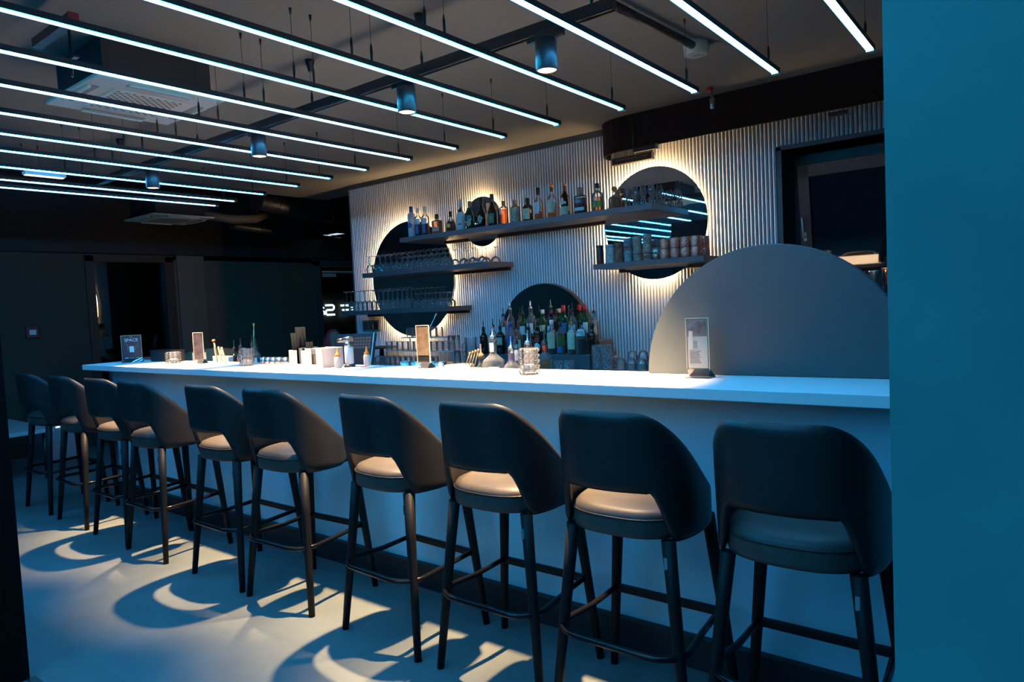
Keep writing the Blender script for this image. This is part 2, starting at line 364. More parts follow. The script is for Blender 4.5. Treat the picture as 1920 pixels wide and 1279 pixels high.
# ================================================================ SHELVES
def shelf(x0, x1, z, label, th=.045, y0=4.80, gr='floating shelves'):
    t = thing('wall_shelf', label, 'shelf', (x0, y0, z), 0, gr)
    MB().box(0, x1 - x0, 0, .37, -th, 0).build('board', M_SHELF, t, .002)
    MB().box(.05, x1 - x0 - .04, .33, YW - .0195 - y0, -th - .028, -th).build('bracket_rail', M_BLACKS, t)
    return t
shelf(-5.10, -2.37, 2.205, 'longest dark shelf carrying the row of liquor bottles')
shelf(-5.69, -3.98, 1.893, 'middle left dark shelf holding upturned wine glasses')
shelf(-6.08, -4.52, 1.51, 'lowest left dark shelf holding upturned flutes', .045)
shelf(-2.90, -1.98, 1.785, 'short dark shelf with tiki mugs crossing the right mirror', .04)
shelf(-1.02, -.3, 1.455, 'dark shelf under the window at the column edge', .04, 4.78)

# ================================================================ CEILING THINGS
LEDX = [-6.30, -5.97, -5.50, -5.00, -4.565, -4.13, -3.655, -3.21, -2.79, -2.375, -1.935, -1.497, -1.08, -.658]
ZL = 2.58
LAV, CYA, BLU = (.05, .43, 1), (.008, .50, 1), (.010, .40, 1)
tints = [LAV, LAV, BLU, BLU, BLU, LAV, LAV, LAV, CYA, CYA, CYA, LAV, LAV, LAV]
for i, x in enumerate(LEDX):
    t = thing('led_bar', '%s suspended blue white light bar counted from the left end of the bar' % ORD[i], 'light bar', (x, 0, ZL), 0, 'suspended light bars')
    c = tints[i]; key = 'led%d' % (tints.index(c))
    y0, y1 = -4.6, 3.60
    rr_ = .0155
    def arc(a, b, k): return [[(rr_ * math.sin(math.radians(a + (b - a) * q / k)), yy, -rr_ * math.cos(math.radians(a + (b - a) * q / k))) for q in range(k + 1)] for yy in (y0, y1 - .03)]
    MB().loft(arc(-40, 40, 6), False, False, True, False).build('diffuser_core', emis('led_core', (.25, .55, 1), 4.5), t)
    MB().loft(arc(-80, -40, 5), False, False, True, False).loft(arc(40, 80, 5), False, False, True, False).build('diffuser', emis(key, c, LED_E), t)  # cyan flanks put into the emission, imitating the glow beside the core
    MB().box(-.0175, .0175, y0 - .01, y1, .0005, .016).box(-.0175, -.0158, y0, y1, -.0085, .0005).box(.0158, .0175, y0, y1, -.0085, .0005).build('housing', M_DARKMET, t)
    e = MB().box(-.0160, .0160, y1 - .03, y1 + .002, -.0156, .0004); e.build('end_cap', mat('end_cap', (.6, .6, .6), .4), t)
    for yy in (-3.2, -.9, 2.02, 2.13, 3.48):
        MB().tube([(0, yy, .020), (0, yy, ZC - ZL)], .0012, 5).lathe([(.0045, .020), (.006, .05), (.006, .075), (.003, .095)], 8, 0, yy).lathe([(.004, ZC - ZL - .03), (.007, ZC - ZL - .001)], 8, 0, yy).build('suspension_wire', M_DARKMET, t)
# track with four cylinder spots
SPX = [-1.69, -2.54, -3.84, -5.22]; TY = 2.49
tr = thing('lighting_track', 'black suspended lighting track running above the bar', 'lighting track', (0, TY, 2.636))
MB().box(-6.9, -1.36, -.018, .018, 0, .045).box(-6.9, -1.36, -.018, -.010, -.006, 0).box(-6.9, -1.36, .010, .018, -.006, 0).build('rail', M_BLACKS, tr, .002)
for x in (-1.46, -2.42, -3.29, -4.55, -5.7):
    m = MB().tube([(x, 0, .045), (x, 0, ZC - 2.636)], .0012, 5).lathe([(.006, .045), (.008, .08), (.003, .11)], 8, x, 0)
    if x != -1.46: m.lathe([(.012, ZC - 2.636 - .065), (.024, ZC - 2.636 - .02), (.027, ZC - 2.636 - .001)], 14, x, 0)
    m.build('suspension_wire', M_BLACKS, tr)
for i, x in enumerate(SPX):
    t = thing('track_spotlight', 'black cylinder spotlight, %s from the right on the track' % ORD[i], 'spotlight', (x, TY, 2.475), 0, 'track spotlights')
    MB().lathe([(.040, .004), (.044, 0), (.046, .004), (.046, .125), (.044, .130)], 28, cap0=False).build('housing', M_BLACKS, t)
    MB().box(-.09, .09, -.014, .014, .130, .161).build('track_adapter', M_BLACKS, t, .002)
    MB().lathe([(.0405, .006), (.0405, .008)], 24).build('lens', emis('lens', (1.0, .80, .58), 6.0), t)
    ld_ = bpy.data.lights.new('spot_light', 'SPOT'); ld_.energy = SPOT_W; ld_.color = WARM; ld_.spot_size = math.radians(57); ld_.spot_blend = 1.0; ld_.shadow_soft_size = .022
    lo = bpy.data.objects.new('spot_light', ld_); COL.objects.link(lo); lo.parent = t; lo.location = (0, 0, -.012)
# air conditioning cassettes
def cassette(label, x, y, z, s, rz):
    t = thing('ceiling_air_conditioner', label, 'air conditioner', (x, y, z), rz, 'ceiling air conditioners')
    h = s / 2; p = MB().box(-h, h, -h, h, 0, .02); p.build('cover', M_ACPL, t, .006)
    MB().box(-h + .05, h - .05, -h + .05, h - .05, .02, ZC - z - .002 if z > 2.65 else .26).build('body', M_BLACK, t)
    g = MB(); k = s * .29; g.box(-k, k, -k, k, -.006, 0); g.build('grille_frame', M_ACPL, t, .004)
    hole = MB(); n = 17
    for a in range(n):
        for b in range(n):
            if (a + b) % 2 == 0:
                hx, hy = (-1 + 2 * (a + .5) / n) * k * .9, (-1 + 2 * (b + .5) / n) * k * .9; q = k / n * .62
                hole.box(hx - q, hx + q, hy - q, hy + q, -.0075, -.006)
    hole.build('grille', mat('grille_hole', (.16, .14, .12), .8), t)
    for sx, sy in ((1, 0), (-1, 0), (0, 1), (0, -1)):
        c = (h + k) / 2 + .012; L = k * .86; q = .018
        m = MB()
        if sx: m.box(sx * c - q, sx * c + q, -L, L, -.003, 0)
        else: m.box(-L, L, sy * c - q, sy * c + q, -.003, 0)
        m.build('air_outlet', mat('ac_outlet', (.30, .27, .24), .7), t)
        m = MB()
        if sx: m.box(sx * (c + q) + (0 if sx > 0 else -.02), sx * (c + q) + (.02 if sx > 0 else 0), -L, L, -.012, 0)
        else: m.box(-L, L, sy * (c + q) - (0 if sy > 0 else .02), sy * (c + q) + (.02 if sy > 0 else 0), -.012, 0)
        m.build('louvre', M_ACPL, t, .002)
    return t
cassette('large white ceiling air conditioner cassette above the light bars', -3.975, 1.84, 2.70, .66, 0)
cassette('smaller looking air conditioner cassette hanging in the dark far left', -7.78, 3.87, 2.62, .68, 0)
# dark ducts, pipes
def duct(label, pts, r, m=M_BLACKS, name='ventilation_duct', cat='duct', clamps=()):
    t = thing(name, label, cat); MB().tube(pts, r, 16).build('pipe', m, t)
    for c in clamps:
        a, b = Vector(pts[0]), Vector(pts[-1]); p = a.lerp(b, c); d = (b - a).normalized() * .012
        MB().tube([p - d, p + d], r * 1.12, 16).tube([p + Vector((0, 0, r)), (p.x, p.y, 3.5)], .005, 6).build('clamp', M_STEEL, t)
    return t
duct('thick black duct behind the far air conditioner', [(-7.45, 4.75, 2.86), (-8.5, 7.6, 2.86)], .10, clamps=(.1, .5))
duct('thin dark pipe running below the thick duct', [(-7.75, 4.6, 2.60), (-8.9, 7.6, 2.60)], .045, clamps=(.15, .6))
duct('short curved silver grey hose at the far air conditioner', [(-7.55, 4.1, 2.68), (-7.4, 4.4, 2.62), (-7.5, 4.75, 2.66), (-7.7, 5.0, 2.74)], .05, mat('hose', (.12, .11, .10), .5), 'flexible_hose', 'hose')
duct('black conduit leading to the white smoke detector', [(-1.66, 2.5, 2.875), (-1.57, 3.74, 2.875)], .022, M_BLACKS, 'ceiling_conduit', 'conduit', ())
t = thing('smoke_detector', 'round white detector on the ceiling at the end of a black conduit', 'smoke detector', (-1.585, 3.83, ZC - .075))
MB().lathe([(.055, 0), (.065, .004), (.070, .06), (.068, .075)], 28).build('housing', M_ACPL, t)
MB().box(-.02, .02, -.006, .006, -.001, .0).lathe([(.006, -.002), (.006, 0)], 10, .03, .02).build('indicator', mat('grey_mark', (.35, .3, .25), .6), t)
# emergency light, left
t = thing('emergency_light', 'slim white lit emergency lamp hanging among the left light bars', 'emergency light', (-5.68, 1.95, 2.57))
MB().box(-.03, .03, -.13, .13, 0, .045).build('housing', M_WHITE, t, .005)
MB().box(-.022, .022, -.12, .12, -.004, 0).build('diffuser', emis('emerg', (1, .93, .82), 1.6), t)
MB().tube([(0, -1.2, .03), (0, -.13, .03)], .012, 8).build('conduit', M_DARKMET, t)
# cable tray with red end near the large unit
t = thing('cable_channel', 'black mounting channel with red end cap above the large air conditioner', 'mounting channel', (-3.33, 1.30, 2.80))
MB().box(-.42, .0, -.02, .02, 0, .04).build('channel', M_BLACKS, t); MB().box(0, .012, -.021, .021, -.001, .041).build('end_cap', mat('red_plastic', (.45, .02, .03), .5), t)
MB().tube([(-.1, .02, .0), (-.1, .02, -.20)], .006, 8).box(-.16, -.04, .01, .03, -.13, -.12).build('threaded_rod', M_DARKMET, t)
t = thing('cable_loop', 'pale cable loop hanging in the dark top left ceiling', 'cable'); MB().tube([(-3.75 + .07 * math.cos(a), .85 + .05 * math.sin(a), 2.86 + .09 * math.sin(a)) for a in [PI * .6 + PI * .8 * k / 14 for k in range(15)]], .006, 6).build('cable', mat('cable_tan', (.3, .24, .2), .6), t)
# soffit hooks, wall vent, arm
t = thing('wall_vent', 'black slotted linear vent on the ribbed wall under the soffit', 'vent', (-2.88, YW - .0195, 2.60))
MB().box(0, .36, -.05, 0, 0, .055).build('housing', M_BLACK, t, .003); MB().box(.04, .33, -.053, -.05, .03, .040).build('slot', mat('vent_slot', (.12, .09, .07), .4), t)
t = thing('threaded_bracket', 'dark threaded bracket arm below the soffit above the right mirror', 'bracket', (-2.56, 4.93, 2.645))
MB().box(-.012, .19, -.014, .014, -.02, .012).build('arm', M_DARKMET, t, .002); MB().tube([(0, -.02, .02), (0, -.02, .24)], .006, 6).build('rod', M_DARKMET, t); MB().box(.18, .20, -.018, .018, -.026, .016).build('end_clip', M_STEEL, t)
t = thing('fire_sprinkler', 'small metal sprinkler with red cap hanging from the ceiling at the right', 'sprinkler', (-1.85, 4.72, 2.80))
MB().box(-.03, .0, -.02, .02, .09, .118).build('cap', mat('red_plastic'), t); MB().lathe([(.008, .1), (.012, .07), (.008, .05), (.018, .04), (.018, -.02), (.010, -.03)], 10).build('valve', M_STEEL, t)
t = thing('ceiling_bracket', 'small dark bracket under the soffit near the blue column', 'bracket', (-1.16, 4.93, 2.63))
MB().box(0, .13, -.012, .012, -.02, .01).build('arm', M_DARKMET, t, .002); MB().box(.125, .14, -.015, .015, -.024, .014).build('end_clip', M_STEEL, t)
t = thing('ceiling_lamp_panel', 'faint square lit panel in the dark ceiling beyond the ribbed wall', 'ceiling lamp', (-8.95, 6.95, 2.72))
MB().box(-.3, .3, -.12, .12, 0, .02).build('frame', M_DARKMET, t); MB().box(-.22, -.04, -.08, .08, -.002, 0).box(.02, .24, -.05, .09, -.002, 0).build('diffuser', emis('panel_glow', (.75, .9, 1), .9), t)

# ================================================================ STOOLS
def sup(a, b, ex, t, cy=0.0):
    c, q = math.cos(t), math.sin(t)
    return (a * math.copysign(abs(c) ** (2 / ex), c), cy + b * math.copysign(abs(q) ** (2 / ex), q))
def stool():
    t = thing('bar_stool', '', 'bar stool')
    ST = .80
    # seat cushion
    prof = [(.90, .700), (.985, .708), (1.0, .722), (1.0, .762), (.99, .778), (.955, .792), (.86, .800), (.6, .806), (.3, .808)]
    n = 56; rings = []
    for k, z in prof: rings.append([(*sup(.222 * k, .232 * k, 2.7, 2 * PI * j / n, .015), z) for j in range(n)])
    MB().loft(rings).build('seat', M_SEAT, t)
    pip = [(*sup(.2235, .2335, 2.7, 2 * PI * j / n, .015), .771) for j in range(n)]
    MB().tube(pip, .0035, 6, True).build('piping', M_LEATHER, t)
    # wrap-around back shell with the open gap above the seat
    A, B, EX, TH = .246, .262, 2.45, .028
    TM = math.radians(108); N = 72; V = 14
    def sm(x, a, b):
        u = max(0, min(1, (x - a) / (b - a))); return u * u * (3 - 2 * u)
    # arc-length parameter along the plan curve
    pts = []; K = 400
    for i in range(K + 1):
        th = -TM + 2 * TM * i / K; x, y = sup(A, B, EX, th - PI / 2); pts.append((x, y))
    L = [0]
    for i in range(K): L.append(L[-1] + math.hypot(pts[i + 1][0] - pts[i][0], pts[i + 1][1] - pts[i][1]))
    half = L[-1] / 2
    def at(sv):                                   # sv in [-1,1]
        d = (sv + 1) / 2 * L[-1]; lo, hi = 0, K
        while hi - lo > 1:
            mid = (lo + hi) // 2
            if L[mid] <= d: lo = mid
            else: hi = mid
        u = (d - L[lo]) / (L[hi] - L[lo]); p, q = pts[lo], pts[hi]
        x, y = p[0] + u * (q[0] - p[0]), p[1] + u * (q[1] - p[1]); tx, ty = q[0] - p[0], q[1] - p[1]; l = math.hypot(tx, ty)
        return x, y, -ty / l, tx / l              # inward normal
    ring_o, ring_i = [], []
    for i in range(N + 1):
        sv = -1 + 2 * i / N; a = abs(sv) * half   # metres from the rear centre
        zt = 1.137 - .004 * (a / .2) ** 2 - .31 * sm(a, .13, .60)
        if a > .50: zt -= .115 * (1 - math.sqrt(max(0, 1 - ((a - .50) / (half - .50)) ** 2)))
        zb = .872 - .172 * sm(a, .165, .262)
        if a > .44: zb += .03 * ((a - .44) / (half - .44)) ** 2
        if a < .17: zb = .872 - .006 * (a / .17) ** 6
        x, y, nx, ny = at(sv)
        ro, ri = [], []
        for v in range(V + 1):
            f = v / V; z = zb + (zt - zb) * f
            lean = max(0, (z - .78)) * .07 * (1 - sm(a, .25, .5)) ; fl = .0
            e = min(1, (math.sin(PI * min(max(f, .0), 1.0)) * 4)) ** .5 if 0 < v < V else .0
            h = TH / 2 * (.35 + .65 * e); endt = .4 + .6 * min(1, (1 - abs(sv)) * 16) ** .5; h *= endt
            cx, cy = x + nx * TH / 2 - nx * fl, y + ny * TH / 2 - ny * fl - lean
            ro.append((cx - nx * h, cy - ny * h, z)); ri.append((cx + nx * h, cy + ny * h, z))
        ring_o.append(ro); ring_i.append(ri)
    mb = MB()
    loop = [ro + list(reversed(ri)) for ro, ri in zip(ring_o, ring_i)]
    mb.loft(loop, True, True, True, True)
    mb.build('backrest', M_LEATHER, t)
    # legs
    for sx in (-1, 1):
        for sy in (-1, 1):
            tp = Vector((sx * .185, sy * .165 + .01, .705)); bt = Vector((sx * .258, sy * .215 + .0, 0))
            lg = MB().tube([bt, bt.lerp(tp, .3), bt.lerp(tp, .7), tp], .0155, 14, False, .024).build('leg', M_LEG, t)
            if (sx, sy) == (1, -1):
                p = bt.lerp(tp, .90); MB().box(-.006, .006, -.0012, .0012, -.020, .020).build('badge', M_STEEL, lg)
                lg.children[0].location = (p.x - .006, p.y - .0225, p.z)
    zf = .335; f = zf / .705; hx, hy = .258 - .073 * f, .215 - .045 * f
    path = [(hx - .015, hy - .02, zf)]
    path = [(hx - .01, hy - .01, zf + .01), (hx - .003, 0, zf)]
    for k in range(9):
        a = -PI / 2 * k / 8; path.append((hx - .09 + .105 * math.cos(a), -hy + .055 + .105 * math.sin(a), zf))
    path += [(-x, y, z) for x, y, z in reversed(path)]
    MB().tube(path, .0115, 10).build('footrest', M_RING, t)
    MB().box(-hx, hx, hy - .012, hy + .010, zf - .012, zf + .018).build('stretcher', M_LEG, t, .004)
    return t
STX = [-6.58, -5.86, -5.17, -4.61, -3.775, -3.19, -2.40, -1.775, -1.19, -.62]
STY = [2.235, 2.225, 2.215, 2.20, 2.215, 2.22, 2.225, 2.225, 2.22, 2.22]
STR = [.0, .0, .0, .0, .0, .05, -.05, .0, .0, .0]
SLAB = ['dark leather bar stool standing past the left end of the bar, farthest away',
        'second bar stool from the far left end, seat lit warm, back in shadow',
        'third bar stool from the left, half hidden behind the fourth',
        'fourth bar stool from the left, overlapping the third stool',
        'fifth bar stool from the left, its back just touching the outline of the sixth',
        'sixth bar stool from the left, below the straw caddy',
        'seventh bar stool from the left, bright seat, left of the picture centre line',
        'eighth bar stool from the left below the faceted candle glass',
        'second closest bar stool, ninth from the left, before the half round panel',
        'closest bar stool, unlit seat, cut by the blue column at the right']
s0 = stool(); tag(s0, SLAB[0], None, 'bar stools along the counter')
s0.location = (STX[0], STY[0], 0)
for i in range(1, 10): dup(s0, (STX[i], STY[i], 0), STR[i], SLAB[i])
#PART2
# ================================================================ BOTTLES
def rgb(n, c, rough=.5, **k): return mat(n, c, rough, **k)
CAPS = {'black': rgb('cap_black', (.015, .015, .018), .4), 'blue': rgb('cap_blue', (.02, .06, .25), .4), 'wood': rgb('cap_wood', (.45, .25, .11), .6), 'red': rgb('cap_red', (.55, .02, .02), .4),
        'gold': rgb('cap_gold', (.75, .5, .2), .3, metal=.9), 'white': rgb('cap_white', (.8, .8, .8), .4), 'orange': rgb('cap_orange', (.8, .22, .03), .45), 'steel': M_STEEL, 'darkred': rgb('cap_darkred', (.18, .01, .02), .4)}
GL = {'clear': M_GLASS, 'frost': mat('frosted_glass', (.62, .64, .66), .45), 'green': thin_glass('green_glass', (.12, .50, .20), 1.2, .03, .6), 'dark': mat('dark_glass', (.008, .012, .008), .06, coat=.5),
      'brown': mat('brown_glass', (.03, .013, .006), .06, coat=.5), 'white': mat('white_bottle', (.78, .77, .75), .35), 'dgreen': mat('dark_green_glass', (.008, .05, .02), .06, coat=.5)}
LIQ = {'amber': liquid('amber_spirit', (1.0, .45, .06)), 'dark': liquid('dark_spirit', (.16, .028, .012)), 'orange': liquid('orange_spirit', (1.0, .24, .03)), 'clear': liquid('clear_spirit', (.80, .86, .88)),
       'lime': liquid('lime_syrup', (.50, .85, .12)), 'red': liquid('red_spirit', (.55, .02, .02)), 'gold': liquid('gold_spirit', (.85, .50, .10)), 'blue': liquid('blue_tinted_spirit', (.05, .12, .25)), 'green': liquid('green_spirit', (.12, .5, .12))}
LAB = {'white': rgb('label_white', (.82, .81, .78), .6), 'cream': rgb('label_cream', (.75, .66, .46), .6, vary=(60, .15)), 'black': rgb('label_black', (.02, .02, .022), .5), 'blue': rgb('label_blue', (.03, .14, .38), .5),
       'green': rgb('label_green', (.09, .26, .04), .5), 'teal': rgb('label_teal', (.02, .16, .17), .5), 'red': rgb('label_red', (.6, .03, .03), .5), 'peach': rgb('label_peach', (.85, .55, .35), .6, vary=(70, .12)),
       'map': rgb('label_pattern', (.52, .42, .30), .6, vary=(45, .45)), 'navy': rgb('label_navy', (.05, .05, .12), .5), 'yellow': rgb('label_yellow', (.8, .6, .08), .5)}
def bottle(loc, label, r=.036, h=.29, sh=.60, nr=.014, ex=2.0, ry=1.0, glass='clear', liq=None, lvl=.5, cap='black', capn=.12, lab=None, pour=False, neck=None, group='liquor bottles on the long shelf', ball=False, name='liquor_bottle', taper=1.0, rz=0.0, lab2=None, slope=.16):
    """sh: shoulder height (share of h); lvl: liquid level (share of h); lab: (z0, z1, half angle, colour[, round])"""
    t = thing(name, label, 'bottle', loc, rz, group)
    H = h; zs = sh * H; zn = min(.93, sh + slope) * H; zc = (1 - capn) * H
    prof = [(r * .90 * taper, 0), (r * taper, .006), (r, zs * .96), (r * .985, zs)]
    for k in range(1, 6):
        u = k / 6; prof.append((nr + (r * .985 - nr) * (.5 + .5 * math.cos(PI * u)), zs + (zn - zs) * u))
    prof += [(nr, zn), (nr, zc - .006), (nr * 1.2, zc - .005), (nr * 1.2, zc)]
    n = 28 if ex > 2.2 else 22
    b = MB().lathe(prof, n, ex=ex, ry=ry, cap1=False).build('glass_body', GL[glass], t)
    if liq:
        zl = lvl * H; q = [(r * .88 * taper, .008), (r * .965 * taper, .016)]
        if zl < zs: q.append((r * .955, zl))
        else: q += [(r * .955, zs * .96), (nr + (r - nr) * (.5 + .5 * math.cos(PI * min(1, (zl - zs) / max(.001, zn - zs)))) * .93, zl)]
        MB().lathe(q, n, ex=ex, ry=ry).build('liquid', LIQ[liq], t)
    if pour:
        MB().lathe([(nr * 1.1, zc - .002), (nr * 1.15, zc + .012), (nr * .6, zc + .022), (.0045, zc + .026), (.0040, zc + .07), (.0035, zc + .075)], 10).build('pourer', CAPS[cap] if cap != 'black' else M_BLACKS, t)
    elif ball:
        MB().lathe([(.004, zc - .004), (.012, zc), (.021, zc + .010), (.024, zc + .022), (.019, zc + .036), (.006, zc + .042)], 16).build('stopper', CAPS[cap], t)
    else:
        MB().lathe([(nr * 1.25, zc - .012), (nr * 1.28, zc), (nr * 1.28, H - .003), (nr * 1.1, H)], 16).build('cap', CAPS[cap], t)
    def patch(z0, z1, ha, c, rnd=False, off=.0012, a0=-78):
        A = math.radians(a0); rows = 7; cols = 9; g = []
        for i in range(rows):
            v = i / (rows - 1); z = z0 + (z1 - z0) * v; k = math.sqrt(max(.02, 1 - (2 * v - 1) ** 2)) if rnd else 1.0; rowp = []
            for j in range(cols):
                th = A + math.radians(ha) * k * (2 * j / (cols - 1) - 1); cc, qq = math.cos(th), math.sin(th)
                rr = r if z <= zs else (nr if z > zn else nr + (r * .985 - nr) * (.5 + .5 * math.cos(PI * (z - zs) / (zn - zs))))
                if z < zs: rr = r * (taper + (1 - taper) * z / zs)
                px = (rr + off) * math.copysign(abs(cc) ** (2 / ex), cc); py = (ry * rr + off) * math.copysign(abs(qq) ** (2 / ex), qq)
                rowp.append((px, py, z))
            g.append(rowp)
        m = MB().loft(g, False, False, True, False)
        return m.build('label', LAB[c], t)
    if lab: patch(lab[0] * H, lab[1] * H, *lab[2:])
    if lab2: patch(lab2[0] * H, lab2[1] * H, *lab2[2:])
    if neck: MB().lathe([(nr * 1.06, zc - .045), (nr * 1.1, zc - .044), (nr * 1.1, zc - .006)], 16, cap0=False, cap1=False).build('neck_band', CAPS[neck], t)
    return t
Z1 = 2.206; YB = 4.925
bottle((-5.045, YB, Z1), 'tall frosted white bottle with blue neck, leftmost on the long shelf', .038, .31, .74, .014, glass='frost', cap='blue', capn=.20, lab=(.30, .48, 40, 'blue', True), slope=.10)
bottle((-4.955, YB, Z1), 'clear bottle with white label and dark lower half beside the frosted bottle', .038, .285, .62, .012, liq='dark', lvl=.45, cap='white', lab=(.42, .62, 55, 'white'), lab2=(.10, .40, 30, 'blue'))
bottle((-4.855, YB, Z1), 'clear bottle with white label, dark content, left of the square amber decanter', .038, .288, .62, .012, liq='dark', lvl=.44, cap='white', lab=(.40, .60, 50, 'white'), lab2=(.10, .40, 26, 'blue'))
bottle((-4.700, YB, Z1), 'square orange amber decanter with black stopper near the left shelf end', .052, .195, .66, .014, ex=5, ry=.6, liq='amber', lvl=.60, cap='black', capn=.17, lab=(.12, .36, 40, 'darkish') if False else (.16, .36, 38, 'map'), slope=.07)
bottle((-4.520, YB, Z1), 'flared dark red cognac bottle with small round gold label', .044, .20, .42, .013, liq='dark', lvl=.52, cap='black', capn=.2, lab=(.22, .42, 24, 'yellow', True), taper=1.15, slope=.30)
bottle((-4.388, YB, Z1), 'white sparkling wine bottle with black bow on the long shelf', .039, .295, .50, .014, glass='white', cap='white', capn=.22, lab=(.60, .74, 50, 'black'), slope=.24, lab2=(.20, .23, 30, 'black'))
bottle((-4.272, YB, Z1), 'dark green sparkling wine bottle with round silver label', .042, .262, .46, .015, glass='dgreen', cap='wood', capn=.14, lab=(.12, .34, 32, 'map', True), lab2=(.36, .50, 40, 'teal'), slope=.30)
bottle((-4.135, YB, Z1), 'near black champagne bottle with shield shaped tan label', .043, .283, .42, .015, glass='dark', cap='black', capn=.17, lab=(.14, .42, 30, 'map', True), slope=.34)
bottle((-4.005, YB, Z1), 'near black champagne bottle with green round label before the small mirror', .043, .293, .42, .015, glass='dark', cap='black', capn=.17, lab=(.10, .40, 42, 'teal'), lab2=(.16, .34, 20, 'green', True), slope=.34)
bottle((-3.875, YB, Z1), 'bright orange filled bottle with a white label on its left', .039, .215, .70, .014, liq='orange', lvl=.66, cap='wood', capn=.14, lab=(.44, .72, 26, 'white', False, .0012, -110), slope=.14)
bottle((-3.745, YB, Z1), 'round shouldered bottle covered by a brown patterned label', .042, .208, .66, .014, liq='gold', lvl=.3, cap='wood', capn=.16, lab=(.08, .64, 75, 'map'), slope=.16)
bottle((-3.610, YB, Z1), 'squat near black bottle with square cream label', .044, .206, .62, .014, glass='dark', cap='black', capn=.14, lab=(.10, .55, 45, 'cream'), slope=.18)
bottle((-3.492, YB, Z1), 'clear whisky bottle with tall white label and black cap on the long shelf', .038, .280, .54, .0145, liq='amber', lvl=.26, cap='black', capn=.18, lab=(.20, .54, 42, 'white', False, .0012, -95), slope=.20)
bottle((-3.352, YB, Z1), 'tall clear whisky bottle with cream label and orange topped dark cap', .042, .288, .56, .0145, liq='amber', lvl=.26, cap='orange', capn=.05, lab=(.16, .52, 50, 'cream'), slope=.20, neck='black')
bottle((-3.222, YB, Z1), 'dark whisky bottle with two cream labels and orange topped cap', .040, .280, .54, .0145, glass='brown', cap='orange', capn=.05, lab=(.05, .30, 60, 'cream'), lab2=(.34, .58, 22, 'cream', True, .0012, -95), slope=.22, neck='black')
bottle((-3.072, YB, Z1), 'broad flat dark red bourbon bottle on the long shelf', .056, .222, .66, .015, ex=3.6, ry=.55, liq='dark', lvl=.60, cap='wood', capn=.18, lab=(.14, .26, 42, 'white'), slope=.12)
bottle((-2.908, YB, Z1), 'bourbon bottle with dark green label band and amber content', .044, .232, .62, .014, ex=2.6, ry=.8, liq='amber', lvl=.52, cap='black', capn=.12, lab=(.18, .38, 70, 'green'), slope=.16, neck='gold')
bottle((-2.752, YB, Z1), 'round bellied golden bottle with wooden ball stopper', .052, .165, .52, .014, liq='gold', lvl=.50, cap='wood', ball=True, slope=.24)
bottle((-2.690, 5.06, Z1), 'small bottle with silver ball stopper behind the round bellied bottle', .034, .145, .6, .013, liq='blue', lvl=.4, cap='steel', ball=True)
bottle((-2.575, 5.08, Z1), 'low golden bottle half hidden behind the stemmed tasting glasses', .045, .10, .6, .014, liq='gold', lvl=.5, cap='wood', capn=.1)

# bottle cluster before the arched mirror
GA, ZA, ZB_ = 'bottles in front of the arched mirror', 1.069, 1.171
fr_ = [(-4.08, .25, .036, 'brown', None, 'black', None, 'brown bottle with slim pourer, front left corner of the cluster'),
       (-3.985, .27, .037, 'clear', 'clear', 'black', (.15, .5, 45, 'white'), 'clear gin bottle with white label, second in the front row'),
       (-3.885, .26, .038, 'dark', None, 'black', (.3, .55, 45, 'map'), 'dark bottle with patterned label, third in the front row'),
       (-3.785, .28, .037, 'clear', 'clear', 'blue', (.25, .55, 50, 'blue'), 'clear bottle with blue label in the front row'),
       (-3.685, .25, .040, 'clear', 'gold', 'black', (.2, .5, 50, 'cream'), 'clear bottle with golden content and cream label in the front row'),
       (-3.585, .245, .040, 'brown', None, 'black', (.10, .45, 45, 'white', True), 'brown bottle with round topped white label in the cluster'),
       (-3.470, .30, .044, 'dark', None, 'black', (.08, .32, 36, 'white', True), 'large black bottle with round white label and red seal'),
       (-3.345, .285, .043, 'clear', 'dark', 'white', (.16, .62, 52, 'peach'), 'bottle with tall peach label and dark rum content'),
       (-3.245, .27, .034, 'clear', 'lime', 'black', (.05, .22, 40, 'blue'), 'slim bottle with lime green content'),
       (-3.145, .275, .041, 'clear', 'gold', 'wood', (.14, .72, 50, 'cream'), 'bottle with tall cream label and yellow orange picture'),
       (-3.040, .285, .044, 'clear', 'dark', 'black', (.52, .72, 60, 'white'), 'wide bottle with dark red content and white band label'),
       (-2.950, .25, .032, 'brown', None, 'black', None, 'dark brown bottle at the right edge of the cluster')]
for i, (x, h, r, g, lq, cp_, lb, desc) in enumerate(fr_):
    o = bottle((x, 4.805 + .02 * (i % 2), ZA), desc, r, h, .60, .0135, glass=g, liq=lq, lvl=.42 if lq == 'dark' else .55, cap=cp_, lab=lb, pour=i in (0, 1, 2, 4, 5, 9), group=GA, slope=.20, lab2=(.34, .46, 30, 'red') if i == 6 else None)
    if i == 10: text('CAMPARI', .019, LAB['navy'], o, (.004, -.0475, .178), (PI / 2, 0, 0), .0003)
